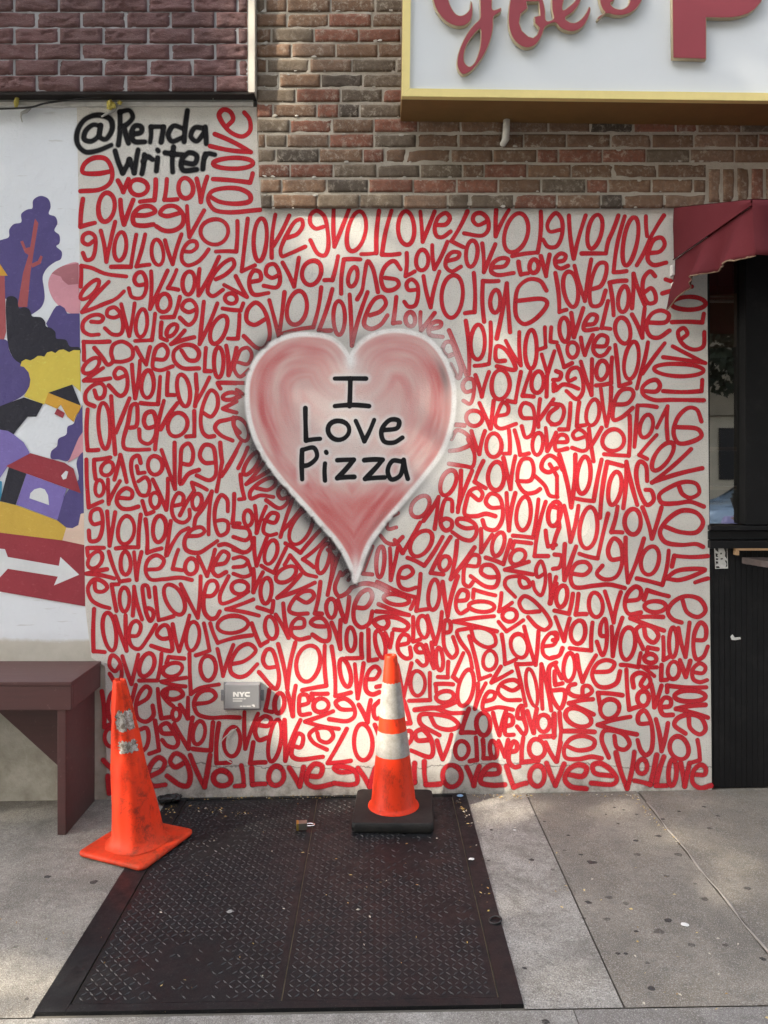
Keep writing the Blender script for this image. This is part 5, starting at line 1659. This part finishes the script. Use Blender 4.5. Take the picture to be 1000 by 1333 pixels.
for (za, zc, sd) in ((.422, .571, 1), (.257, .361, 2)):
    za -= zb; zc -= zb; n = 64; bm = bmesh.new(); rg = []
    for k in range(7):
        row = []
        for j in range(n):
            t = 2 * math.pi * j / n; z = za + (zc - za) * k / 6
            amp = .009 if sd == 1 else .0015
            if k == 6: z += amp * noise.noise(Vector((math.cos(t) * 3.5, math.sin(t) * 3.5, sd)))
            if k == 0: z += .0015 * noise.noise(Vector((math.cos(t) * 4, math.sin(t) * 4, sd + 5)))
            r = rad(z) + .0012; row.append(bm.verts.new((r * math.cos(t), r * math.sin(t), z)))
        rg.append(row)
    for a, b in zip(rg[:-1], rg[1:]):
        for j in range(n): bm.faces.new((a[j], a[(j + 1) % n], b[(j + 1) % n], b[j])).smooth = True
    o = frombm('reflective_band', bm, m_ref.m, cn)
    if sd == 1: o['label'] = 'scuffed upper reflective band with a ragged edge'
# left cone
cx2, cy2 = -.972, -.446
c2 = thing('traffic_cone', 'leaning all orange traffic cone with scraped silver sticker patches beside the bench', 'traffic cone', (cx2, cy2, gz(cx2) + .007))
c2.rotation_euler = (0, -math.atan(GB), 0)
bm = bmesh.new(); squareplate(bm, .325, .020, .026, .016); bmesh.ops.rotate(bm, verts=bm.verts[:], cent=(0, 0, 0), matrix=Matrix.Rotation(R(-23.5), 3, 'Z'))
for v in bm.verts:
    r = v.co.xy.length
    if v.co.z > .016: v.co.z += .0
    if r > .17: v.co.z += .006 * noise.noise(Vector((v.co.x * 6, v.co.y * 6, 2)))
frombm('cone_base', bm, m_orold.m, c2)
Z2 = .672; SH2 = (-.105, .01)
def rad2(z): return .0235 + (.100 - .0235) * ((Z2 - z) / (Z2 - .05)) ** .94
bm = bmesh.new(); lathe(bm, [(.128, .0205), (.114, .027), (.105, .040), (rad2(.06), .06)] + [(rad2(z), z) for z in (.1, .15, .2, .26, .32, .38, .44, .5, .56, .62)] + [(rad2(Z2 - .01), Z2 - .01), (rad2(Z2) - .001, Z2 - .001), (rad2(Z2) - .005, Z2 - .004), (rad2(Z2) - .007, Z2 - .06)], 48, SH2, .03, .012)
frombm('cone_body', bm, m_orold.m, c2)
bm = bmesh.new(); lathe(bm, [(rad2(Z2) - .006, Z2 - .03), (.001, Z2 - .031)], 24, SH2, .03, .012); frombm('cone_hollow', bm, m_dk.m, c2)
m_sil = M('scraped_silver_sticker', (.36, .335, .30), .5); m_sil.over(m_sil.ramp(m_sil.noise(60, 6, .8), .45, .54, 0, .95), (.11, .08, .06)); m_sil.over(m_sil.ramp(m_sil.noise(45, 4, .7), .6, .68, 0, .9), (.66, .64, .60)); m_sil.bump(m_sil.noise(90, 4), .5, .003)
for (z0, z1, a0, a1, sd) in ((.478, .552, -14, 82, 1), (.392, .437, -14, 62, 2)):
    bm = bmesh.new(); nu, nv = 16, 8; gg = []
    for j in range(nv + 1):
        row = []
        for i in range(nu + 1):
            u, v = i / nu, j / nv; z = z0 + (z1 - z0) * v; ang = R(a0 + (a1 - a0) * u) - math.pi / 2
            if i in (0, nu): ang += R(22) * noise.noise(Vector((j * .9, sd * 7, i)))
            if j in (0, nv): z += .022 * noise.noise(Vector((i * .55, sd * 5, j)))
            r = rad2(z) + .0018; jx = .012 * noise.noise(Vector((math.cos(ang) * 2, z * 7, math.sin(ang) * 2))); jy = .012 * noise.noise(Vector((math.cos(ang) * 2, z * 7, math.sin(ang) * 2 + 9)))
            row.append(bm.verts.new((r * math.cos(ang) + SH2[0] * (z - .03) + jx, r * math.sin(ang) + SH2[1] * (z - .03) + jy, z)))
        gg.append(row)
    for j in range(nv):
        for i in range(nu): bm.faces.new((gg[j][i], gg[j][i + 1], gg[j + 1][i + 1], gg[j + 1][i])).smooth = True
    frombm('sticker_patch', bm, m_sil.m, c2)

# ------------------------------------------------------------------ bench
bn = thing('bench', 'maroon painted wooden bench standing against the white wall', 'bench', (-1.9, -.17, gz(-1.9)))
m_mar = M('maroon_paint', (.088, .036, .035), .45); m_mar.over(m_mar.ramp(m_mar.noise(4, 5, .65), .4, .75, 0, .4), (.072, .031, .031)); m_mar.over(m_mar.ramp(m_mar.noise(28, 7, .8), .60, .66, 0, .6), (.20, .13, .12)); m_mar.over(m_mar.ramp(m_mar.noise(30, 5, .7, stretch=(.08, 1, 1)), .45, .65, 0, .5), (.062, .027, .027)); m_mar.over(m_mar.ramp(m_mar.sep('Z'), .06, -.05, 0, .6), (.045, .03, .027)); m_mar.bump(m_mar.noise(20, 5, .6, stretch=(.2, 1, 1)), .25, .004)
BO = Vector(bn.location); XR = -1.278; YF = -.352; ZT = .606
def bx(name, c, s, bev=.003):
    bm = bmesh.new(); box(bm, Vector(c) - BO, s, bev=bev); return frombm(name, bm, m_mar.m, bn)
XL = -2.75
bx('seat', ((XL + XR) / 2, (YF + -.002) / 2, ZT - .008), (XR - XL, -.002 - YF, .016))
bx('apron', ((XL + XR) / 2, YF + .014, ZT - .068), (XR - XL - .004, .022, .101))
bx('apron', (XR - .013, (YF + .026 - .004) / 2, ZT - .068), (.022, -.004 - YF - .028, .101))
for xx_ in (XR - .046, XL + .046):
    zf = gz(xx_) + .001; bx('leg', (xx_, (YF + .012 - .006) / 2, (zf + ZT - .017) / 2), (.036, -.006 - YF - .012, ZT - .0175 - zf), .004)
bm = bmesh.new(); prism(bm, [Vector(p) - BO for p in ((XR - .066, -.03, ZT - .1), (-1.85, -.03, ZT - .1), (XR - .066, -.03, .045))], (0, -.035, 0)); frombm('under_seat_triangle', bm, m_mar.m, bn)  # dark triangular panel below the seat, close to the wall

# ------------------------------------------------------------------ grey utility box and its loose wire
ub = thing('utility_box', 'small grey electrical box with white lettering mounted on the stucco', 'electrical box', Wp(315.5, 906.5, 0))
UO = Vector(ub.location); m_gr = M('grey_enamel', (.27, .275, .29), .38, .3); m_gr.over(m_gr.ramp(m_gr.noise(6, 5), .4, .7, 0, .4), (.22, .225, .24)); m_gr.bump(m_gr.noise(200, 2), .1, .001)
bm = bmesh.new(); a = Wp(293, 922.5, -.045); b = Wp(338, 891, -.045)
box(bm, (Vector(((a.x + b.x) / 2, -.0275, (a.z + b.z) / 2)) - UO), (b.x - a.x, .043, b.z - a.z), bev=.004)
frombm('cover', bm, m_gr.m, ub)
bm = bmesh.new(); a0_, b0_ = Wp(291.5, 924, 0), Wp(340, 887.5, 0)
box(bm, (Vector(((a0_.x + b0_.x) / 2, -.003, (a0_.z + b0_.z) / 2)) - UO), (b0_.x - a0_.x, .0055, b0_.z - a0_.z), bev=.002)
frombm('back_plate', bm, m_gr.m, ub)
for (p, q) in ((341, 905), (290.5, 905)):
    bm = bmesh.new(); c = Wp(p, q, -.006) - UO; box(bm, c, (.02, .008, .05), bev=.003); r_ = bmesh.ops.create_cone(bm, segments=12, radius1=.006, radius2=.005, depth=.006, matrix=Matrix.Translation(c + Vector((0, -.006, 0))) @ Matrix.Rotation(R(90), 4, 'X'), cap_ends=True)
    frombm('mounting_ear', bm, m_gr.m, ub)
m_lw = simple('white_print', (.62, .62, .62), .6, bmp=0)
def q4(x0, y0, x1, y1): return [(x0, y0), (x1, y0), (x1, y1), (x0, y1)]
s = 1 / 8.333
def U(pts): return [(260 + a * s, 860 + b * s) for a, b in pts]
N_ = U([(362, 392), (362, 340), (382, 340), (408, 372), (408, 340), (424, 340), (424, 392), (404, 392), (380, 361), (380, 392)])
Y_ = U([(424, 340), (446, 340), (458, 358), (470, 340), (492, 340), (468, 372), (468, 392), (449, 392), (449, 372)])
C_ = U([(545, 340), (545, 356), (512, 356), (506, 360), (506, 372), (512, 377), (545, 377), (545, 392), (505, 392), (490, 382), (488, 366), (490, 350), (505, 340)])
lines = [U(q4(360, 410, 470, 419)), U(q4(476, 410, 500, 419)), U(q4(360, 434, 462, 443)), U(q4(438, 490, 462, 500)), U(q4(468, 490, 500, 500)), U(q4(506, 490, 555, 500)), U([(566, 478), (592, 476), (602, 500), (586, 506), (578, 490), (566, 488)])]
flat('white_lettering', [N_, Y_, C_] + lines, -.0497, m_lw.m, ub, UO)
bm = bmesh.new(); wp = catmull([Wp(308, 948, -.004), Wp(302, 952.5, -.008), Wp(296, 957, -.012), Wp(289, 964, -.02), Wp(286, 972, -.024), Wp(287.5, 981, -.026), Wp(292, 987, -.026), Wp(297, 990.5, -.026), Wp(301.5, 993, -.022)], 4)
tube(bm, wp, .0026, 6)
tag(frombm('loose_wire', bm, simple('bare_white_wire', (.55, .53, .48), .5, bmp=0).m), 'thin pale wire curling out of the stucco below the grey box', 'wire')

# ------------------------------------------------------------------ small things on the ground
pl = thing('padlock', 'small brass and steel padlock lying on the black hatch', 'padlock', Gp(398, 1079, .009)); pl.rotation_euler = (0, 0, R(6))
bm = bmesh.new(); box(bm, (-.012, 0, .016), (.034, .032, .030), bev=.004); frombm('lock_body', bm, simple('worn_steel', (.30, .28, .25), .35, .9).m, pl)
bm = bmesh.new(); box(bm, (-.034, 0, .016), (.010, .033, .031), bev=.003); frombm('brass_end', bm, simple('brass', (.62, .45, .12), .3, .9).m, pl)
bm = bmesh.new(); tube(bm, catmull([(.004, -.010, .016), (.022, -.011, .016), (.034, -.006, .016), (.036, 0, .016), (.034, .006, .016), (.022, .011, .016), (.004, .010, .016)], 4), .0038, 8); frombm('shackle', bm, simple('chrome_steel', (.7, .7, .7), .15, 1).m, pl)
bm = bmesh.new(); c = Gp(645, 1197.5, .010)
tube(bm, [c + Vector((.020 * math.cos(t), .017 * math.sin(t), .0035 * math.sin(t + 1))) for t in np.linspace(0, 2 * math.pi, 28)], .0033, 8)
tag(frombm('rubber_ring', bm, m_cab.m), 'black rubber ring lying on the right edge of the hatch', 'ring')
bm = bmesh.new()
c = Gp(220, 1046, .0); P = []
for k in range(60):
    t = k * .55; P.append(c + Vector((.036 * math.cos(t) * (1 + .4 * math.sin(k * .37)) + .004, .022 * math.sin(t * 1.13), .014 + .016 * abs(math.sin(k * .9)))))
tube(bm, catmull(P, 3), .0075, 7)
tag(frombm('cable_tangle', bm, m_cab.m), 'tangled black rubber cable lump at the foot of the stucco by the leaning cone', 'cable')
def scrap(px, py, r, col, label, name='paper_scrap', cat='litter', h=.004):
    bm = bmesh.new(); c = Gp(px, py, h); sd = random.random() * 50
    ctr_ = bm.verts.new(c + Vector((0, 0, r * .35))); ring_ = []
    for k in range(9):
        t = 2 * math.pi * k / 9; q = r * (1 + .5 * noise.noise(Vector((math.cos(t), math.sin(t), sd)))); ring_.append(bm.verts.new(c + Vector((q * math.cos(t), q * .75 * math.sin(t), abs(.4 * r * noise.noise(Vector((k * 1.3, sd, 0))))))))
    for k in range(9): bm.faces.new((ring_[k], ring_[(k + 1) % 9], ctr_))
    r2 = bmesh.ops.extrude_face_region(bm, geom=bm.faces[:]); bmesh.ops.translate(bm, vec=(0, 0, .0015), verts=[v for v in r2['geom'] if isinstance(v, bmesh.types.BMVert)])
    tag(frombm(name, bm, col), label, cat)
m_pap = simple('white_paper', (.66, .66, .64), .8, bmp=.2)
scrap(892, 1204, .013, m_pap.m, 'crumpled white paper scrap on the right hand slab')
scrap(614, 1119, .011, m_pap.m, 'small white butt on the right rim of the hatch', h=.010)
scrap(670, 1081, .006, m_pap.m, 'tiny white speck of litter on the pale slab near the wall')
scrap(599, 1036, .016, simple('blue_wrapper', (.20, .36, .55), .5, bmp=.2).m, 'crumpled blue wrapper where the hatch meets the wall', 'wrapper', h=.008)
scrap(300, 1187, .012, simple('grey_scrap', (.24, .24, .23), .8, bmp=.2).m, 'flattened grey scrap on the left hatch leaf', h=.008)
# gum spots and leaf litter: beyond counting
bm = bmesh.new()
spots = [(640, 1080, 6, 1), (636, 1120, 5, 1), (692, 1119, 8, 1), (709, 1069, 5, 1), (740, 1087, 6, 1), (789, 1060, 4, 1), (800, 1051, 5, 1), (812, 1054, 5, 1), (805, 1072, 5, 1), (829, 1060, 5, 1), (771, 1122, 14, 1), (828, 1094, 8, 1), (863, 1066, 7, 1), (857, 1088, 9, 1), (884, 1056, 6, 1), (917, 1050, 7, 1), (935, 1062, 7, 0), (924, 1078, 8, 0), (793, 1168, 10, 0), (816, 1176, 8, 0), (766, 1174, 9, 1), (870, 1198, 10, 1), (857, 1212, 14, 0), (828, 1212, 6, 1), (805, 1241, 6, 1), (815, 1241, 5, 1), (848, 1286, 8, 1), (993, 1248, 7, 1), (883, 1112, 12, 0), (973, 1156, 10, 0), (918, 1170, 10, 0), (697, 1062, 4, 1), (683, 1260, 5, 1), (62, 1141, 10, 1), (122, 1148, 11, 1), (830, 1112, 9, 0), (756, 1112, 6, 1), (735, 1107, 5, 0), (720, 1132, 6, 0), (842, 1253, 6, 0), (900, 1230, 9, 0), (945, 1230, 7, 0), (1010, 1290, 8, 1), (760, 1195, 7, 0), (790, 1196, 9, 0), (868, 1140, 8, 0), (905, 1150, 6, 0), (20, 1232, 6, 0), (35, 1300, 5, 0), (710, 1330, 9, 1)]
Vg, Fg, Cg = [], [], []
for (px, py, r, dk) in spots:
    c = Gp(px, py, .0012); rr = r * .0011; sd = random.random() * 99; s_ = len(Vg); Vg.append(c + Vector((0, 0, .0018))); 
    for k in range(14):
        t = 2 * math.pi * k / 14; q = rr * (1 + .55 * noise.noise(Vector((math.cos(t) * 1.3, math.sin(t) * 1.3, sd)))); Vg.append(c + Vector((q * math.cos(t) * 1.25, q * math.sin(t), -.001)))
    for k in range(14): Fg.append((s_, s_ + 1 + k, s_ + 1 + (k + 1) % 14))
    Cg += [(0, 0, 0, 1 if dk else .55)] * 15
m_gum = M('trodden_gum', (.045, .042, .04), .75); m_gum.alpha(m_gum.math('MULTIPLY', m_gum.attr('al', 'Fac'), m_gum.ramp(m_gum.noise(60, 4, .7), .3, .6, .45, .95)))
o = pyd('gum_stains', Vg, Fg, m_gum.m, None, True); at = o.data.attributes.new('al', 'FLOAT', 'POINT'); at.data.foreach_set('value', np.array([c[3] for c in Cg], dtype=np.float32))
tag(o, kind='stuff')
def litter(name, zones, mats, size):
    V, Fc, MI = [], [], []
    for (x0, y0, x1, y1, n, sp) in zones:
        for k in range(n):
            t = random.random(); px = x0 + (x1 - x0) * t + random.gauss(0, sp); py = y0 + (y1 - y0) * t + abs(random.gauss(0, sp * .45))
            if py < 1032: py = 1033
            c = Gp(px, py, .0075 + random.uniform(0, .003)); a = random.uniform(0, 6.28); L = random.uniform(*size); W = L * random.uniform(.18, .5)
            d = Vector((math.cos(a), math.sin(a), random.uniform(-.1, .1))); e = Vector((-d.y, d.x, random.uniform(-.3, .3))); s_ = len(V)
            V += [c - d * L, c + e * W + Vector((0, 0, .002)), c + d * L, c - e * W]; Fc.append((s_, s_ + 1, s_ + 2, s_ + 3)); MI.append(random.randrange(len(mats)))
    o = pyd(name, V, Fc, mats); o.data.polygons.foreach_set('material_index', MI); return tag(o, kind='stuff')
litter('leaf_litter', [(235, 1034, 430, 1034, 150, 8), (225, 1045, 215, 1062, 26, 5), (430, 1033, 560, 1034, 80, 5), (597, 1040, 612, 1075, 40, 2.5), (615, 1034, 700, 1034, 70, 6), (700, 1034, 830, 1034, 36, 3), (826, 1035, 850, 1065, 46, 3), (850, 1065, 890, 1100, 22, 3), (613, 1090, 640, 1190, 10, 4), (300, 1060, 560, 1200, 30, 60), (60, 1150, 420, 1290, 22, 80), (640, 1060, 960, 1290, 60, 70), (240, 1045, 340, 1060, 40, 12)],
       [simple('dry_leaf', c, .9, bmp=0).m for c in ((.42, .30, .09), (.50, .38, .16), (.28, .17, .06), (.46, .42, .34))], (.002, .008))
# ------------------------------------------------------------------ added unseen tree, its crown shaped to dapple the wall
def ell(px, py, cx, cy, rx, ry, rot=0):
    dx, dy = px - cx, py - cy; c, s = math.cos(R(rot)), math.sin(R(rot)); a, b = (dx * c + dy * s) / rx, (-dx * s + dy * c) / ry
    return math.exp(-(a * a + b * b) ** 1.5)
WALL_LIT = [(470,305,125,55,0,.75),(690,650,100,150,35,.88),(650,500,80,95,0,.6),(790,590,70,100,0,.6),(565,600,50,130,0,.5),(470,560,70,90,0,.3),
 (455,935,150,85,0,1),(385,880,70,50,0,.95),(560,900,75,140,0,1),(270,775,45,22,30,.7),(710,890,140,105,0,.9),(800,830,80,90,0,.5),(620,800,60,60,0,.45),(620,1000,210,35,0,.85),(600,950,120,85,0,1),
 (375,130,50,150,0,.75),(430,40,60,60,0,.4),(900,900,40,120,0,.2)]
GR_LIT = [(30,1300,140,65,0,1),(330,1085,140,22,-15,.8),(500,1045,110,18,0,.85),(650,1050,60,30,0,.95),(660,1190,40,130,0,.4),(780,1060,70,18,0,.7),(905,1105,80,28,25,.7),(955,1150,60,50,0,.5),(720,1260,120,50,0,.35),(180,1110,60,40,0,.4),(420,1200,120,60,0,.12)]
def lit(P):
    """how much sun the photo shows where the ray through P lands"""
    t = P.y / SUN.y; Wl = P - SUN * t
    if Wl.z > gz(Wl.x):
        px = CX + Wl.x / -CAMY * F; py = CY - (Wl.z - CAMZ) / -CAMY * F; L = WALL_LIT
        inside = -80 < px < 1080 and -150 < py
    else:
        t = (P.z - gz(P.x)) / SUN.z; Wl = P - SUN * t; d = Wl.y - CAMY
        if d < .3: return .1
        px = CX + Wl.x / d * F; py = CY - (Wl.z - CAMZ) / d * F; L = GR_LIT; inside = -120 < px < 1120 and py < 1420
    if not inside: return .12
    v = .02
    for e in L: v = 1 - (1 - v) * (1 - e[5] * ell(px, py, *e[:5]))
    return v
U1 = SUN.cross(Vector((0, 0, 1))).normalized(); U2 = U1.cross(SUN).normalized()
base = Vector((.05, 0, 1.55)); V, Fc = [], []
NL = 0
for k in range(135000):
    u = random.uniform(-4.6, 4.6); v = random.uniform(-3.7, 2.9)
    q = Vector((u / 4.6, v / 3.8)).length
    if q > 1 and random.random() < (q - 1) * 4: continue
    P = base + U1 * u + U2 * v
    depth = 11.5 + 1.7 * random.uniform(-1, 1) * math.sqrt(max(.05, 1 - min(1, q) ** 2 * .8))
    Pw = P + SUN * depth
    if noise.noise(Pw * .9) < -.38 and random.random() < .5: continue
    if random.random() > (1 - lit(P)) ** 1.7: continue  # leaves left out along the rays where sun patches are wanted
    L = random.uniform(.045, .085); W = L * .55
    d = Vector((random.gauss(0, 1), random.gauss(0, 1), random.gauss(-.3, .8))).normalized(); e = d.cross(Vector((random.gauss(0, 1), random.gauss(0, 1), random.gauss(0, 1)))).normalized(); nrm = d.cross(e)
    s_ = len(V); V += [Pw - d * L, Pw - d * L * .1 + e * W + nrm * .01, Pw + d * L, Pw - d * L * .1 - e * W + nrm * .01]; Fc += [(s_, s_ + 1, s_ + 2), (s_, s_ + 2, s_ + 3)]; NL += 1
ctr_ = base + SUN * 11.5
tx, ty = ctr_.x + .2, -4.2
tr_ = thing('offscreen_tree', 'unseen leafy tree added at the left kerb, crown shaped to cast the dappled shade', 'tree', (tx, ty, gz(-4)))
TO = Vector(tr_.location)
me_ = [tuple(Vector(p) - TO) for p in V]
m_leaf = M('green_leaves', (.065, .11, .03), .6); m_leaf.over(m_leaf.ramp(m_leaf.noise(3, 4), .4, .7, 0, .6), (.04, .075, .02))
pyd('crown', me_, Fc, m_leaf.m, tr_)
bm = bmesh.new(); H = ctr_.z
tube(bm, catmull([(0, 0, -.1), (.02, .02, 1.2), (-.05, 0, 2.6), (0, .03, H - 3.9)], 5), [.16, .15, .14, .135, .13, .13, .13, .125, .12, .12, .12, .115, .11, .105, .1, .1][:16], 10)
for k in range(11):
    a = k * 2.4; r = random.uniform(.8, 2.6); z0 = H - 4.0 + random.uniform(0, .3)
    tube(bm, catmull([(0, .03, z0), (r * .35 * math.cos(a), r * .35 * math.sin(a), z0 + .9), (r * math.cos(a), r * math.sin(a), z0 + random.uniform(2.4, 5.4))], 4), [.05, .042, .034, .028, .022, .017, .013, .009, .005], 6)
frombm('trunk', bm, simple('bark', (.12, .09, .07), .9, bmp=.6).m, tr_)

# ------------------------------------------------------------------ across the street (seen in the window glass)
fb = thing('opposite_building', 'beige building with tall dark windows across the street', 'building', (6, -15, -.17))
bm = bmesh.new(); box(bm, (0, -1.5, 9), (60, 3, 18)); box(bm, (0, .06, 3.05), (60, .12, .25)); box(bm, (0, .08, 17.9), (60.2, .16, .4))
m_bei = simple('beige_brick', (.36, .31, .225), .85, amt=.4, nscale=1.5); m_bei.bump(m_bei.noise(30, 3, stretch=(.3, .3, 3)), .4, .01)
frombm('facade', bm, m_bei.m, fb)
bm = bmesh.new(); box(bm, (0, .012, 1.45), (59.8, .03, 2.9)); frombm('lightened_base', bm, simple('lightened_facade', (.60, .53, .40), .8, amt=.5, nscale=2).m, fb)  # added paler ground floor: sunlight put into the colour for the window reflection
for r in range(4):
    for k in range(17):
        bm = bmesh.new(); box(bm, (-12 + k * 1.5, .03, 4.6 + r * 2.9), (.72, .06, 1.9)); o = frombm('window', bm, m_black.m, fb)
        bm = bmesh.new(); box(bm, (-12 + k * 1.5, .07, 3.58 + r * 2.9), (.9, .14, .1)); frombm('window_ledge', bm, m_bei.m, o)
for k in range(22):
    bm = bmesh.new(); box(bm, (-15 + k * 1.35, .04, 2.0), (.50, .05, 1.25)); frombm('ground_floor_window', bm, m_black.m, fb)
t2 = thing('offscreen_tree', 'leafy street tree across the road in front of the beige building', 'tree', (7.6, -11.9, -.17))
V2, F2 = [], []
for k in range(9000):
    p = Vector((random.gauss(0, 1), random.gauss(0, 1), random.gauss(0, 1))).normalized() * random.random() ** .4
    p = Vector((p.x * 3.4, p.y * 1.7, p.z * 2.3 + 5.4))
    if noise.noise(p * .8) < -.25: continue
    L = random.uniform(.08, .15); d = Vector((random.gauss(0, 1), random.gauss(0, 1), random.gauss(0, .8))).normalized(); e = d.orthogonal().normalized() * L * .55
    s_ = len(V2); V2 += [p - d * L, p + e, p + d * L, p - e]; F2.append((s_, s_ + 1, s_ + 2, s_ + 3))
pyd('crown', V2, F2, simple('dark_leaves', (.018, .028, .012), .7, bmp=0).m, t2)
bm = bmesh.new(); tube(bm, [(0, 0, 0), (.05, 0, 2), (0, 0, 4.2), (.2, 0, 6)], [.17, .14, .12, .05], 10); frombm('trunk', bm, simple('bark', (.12, .09, .07), .9, bmp=.6).m, t2)
# parked car
car = thing('parked_car', 'pale blue parked car at the far kerb', 'car', (8.4, -11.6, -.17))
bm = bmesh.new()
prof = [(-2.1, .35), (-2.15, .7), (-1.9, .92), (-1.25, .98), (-.75, 1.40), (.75, 1.44), (1.35, 1.02), (2.05, .86), (2.15, .5), (2.1, .3)]
prism(bm, [(a, -.85, b) for a, b in prof], (0, 1.7, 0)); bmesh.ops.bevel(bm, geom=bm.edges[:], offset=.06, segments=2, affect='EDGES')
frombm('body', bm, simple('car_paint', (.35, .47, .60), .2, .2, bmp=0).m, car, smooth=True)
bm = bmesh.new(); prism(bm, [(-1.05, .856, 1.02), (-.7, .856, 1.34), (.7, .856, 1.37), (1.12, .856, 1.04)], (0, .01, 0)); frombm('side_window', bm, m_black.m, car)
for x_ in (-1.3, 1.35):
    bm = bmesh.new(); bmesh.ops.create_cone(bm, segments=24, radius1=.33, radius2=.33, depth=.2, cap_ends=True, matrix=Matrix.Translation((x_, .80, .33)) @ Matrix.Rotation(R(90), 4, 'X')); w_ = frombm('wheel', bm, m_rub.m, car)
    bm = bmesh.new(); bmesh.ops.create_cone(bm, segments=20, radius1=.2, radius2=.17, depth=.03, cap_ends=True, matrix=Matrix.Translation((x_, .915, .33)) @ Matrix.Rotation(R(90), 4, 'X')); frombm('rim', bm, simple('alloy', (.5, .5, .5), .3, .9, bmp=0).m, w_)
# seated passer-by and stool
def skin(name, nodes, edges, mat, parent, sub=2):
    me = bpy.data.meshes.new(name); me.from_pydata([n_[0] for n_ in nodes], edges, []); me.update(); o = link(name, me, mat, parent)
    o.modifiers.new('skin', 'SKIN'); ly = me.skin_vertices[0] if me.skin_vertices else None
    if ly is None:
        bmm = bmesh.new(); bmm.from_mesh(me); bmm.verts.layers.skin.verify(); bmm.to_mesh(me); bmm.free(); ly = me.skin_vertices[0]
    for i, n_ in enumerate(nodes): ly.data[i].radius = (n_[1], n_[2] if len(n_) > 2 else n_[1])
    ly.data[0].use_root = True; md = o.modifiers.new('sub', 'SUBSURF'); md.levels = sub; md.render_levels = sub
    return o
pe = thing('person', 'person in a lavender shirt sitting on a stool across the kerb', 'person', (4.75, -6.4, -.17))
pn = [((0, 0, .52), .15, .12), ((0, -.01, .70), .13, .11), ((0, -.01, .90), .16, .11), ((0, 0, 1.02), .07), ((0, .03, 1.10), .055), ((0, .05, 1.20), .085, .10), ((0, .045, 1.28), .075, .09),
      ((-.17, 0, .98), .06), ((-.24, .06, .74), .045), ((-.16, .26, .62), .032), ((-.12, .33, .60), .03), ((.17, 0, .98), .06), ((.24, .06, .74), .045), ((.16, .26, .62), .032), ((.12, .33, .60), .03),
      ((-.10, .06, .50), .09), ((-.12, .42, .50), .065), ((-.12, .44, .10), .045), ((-.12, .54, .04), .035), ((.10, .06, .50), .09), ((.12, .42, .50), .065), ((.12, .44, .10), .045), ((.12, .54, .04), .035)]
pedge = [(0, 1), (1, 2), (2, 3), (3, 4), (4, 5), (5, 6), (2, 7), (7, 8), (8, 9), (9, 10), (2, 11), (11, 12), (12, 13), (13, 14), (0, 15), (15, 16), (16, 17), (17, 18), (0, 19), (19, 20), (20, 21), (21, 22)]
skin('body', pn, pedge, simple('skin_and_trousers', (.30, .19, .14), .6, bmp=0).m, pe)
skin('shirt', [((0, 0, .55), .17, .14), ((0, -.01, .72), .15, .13), ((0, -.01, .91), .18, .13), ((-.17, 0, .98), .075), ((-.235, .05, .78), .06), ((.17, 0, .98), .075), ((.235, .05, .78), .06)], [(0, 1), (1, 2), (2, 3), (3, 4), (2, 5), (5, 6)], simple('lavender_cotton', (.36, .34, .58), .8, bmp=.1).m, pe)
skin('hair', [((0, .03, 1.25), .085, .09), ((0, .025, 1.30), .09, .10), ((0, -.01, 1.22), .07, .06)], [(0, 1), (0, 2)], simple('black_hair', (.012, .011, .01), .5, bmp=0).m, pe)
so_ = thing('stool', 'round wooden stool in the kerb lane under the seated person', 'stool', (4.75, -6.4, -.17))
bm = bmesh.new(); bmesh.ops.create_cone(bm, segments=24, radius1=.17, radius2=.17, depth=.035, cap_ends=True, matrix=Matrix.Translation((0, -.02, .395))); frombm('seat', bm, m_mar.m, so_)
for k in range(4):
    a = R(45 + 90 * k); bm = bmesh.new(); tube(bm, [(.15 * math.cos(a), -.02 + .15 * math.sin(a), .002), (.11 * math.cos(a), -.02 + .11 * math.sin(a), .378)], .014, 8); frombm('leg', bm, m_mar.m, so_)
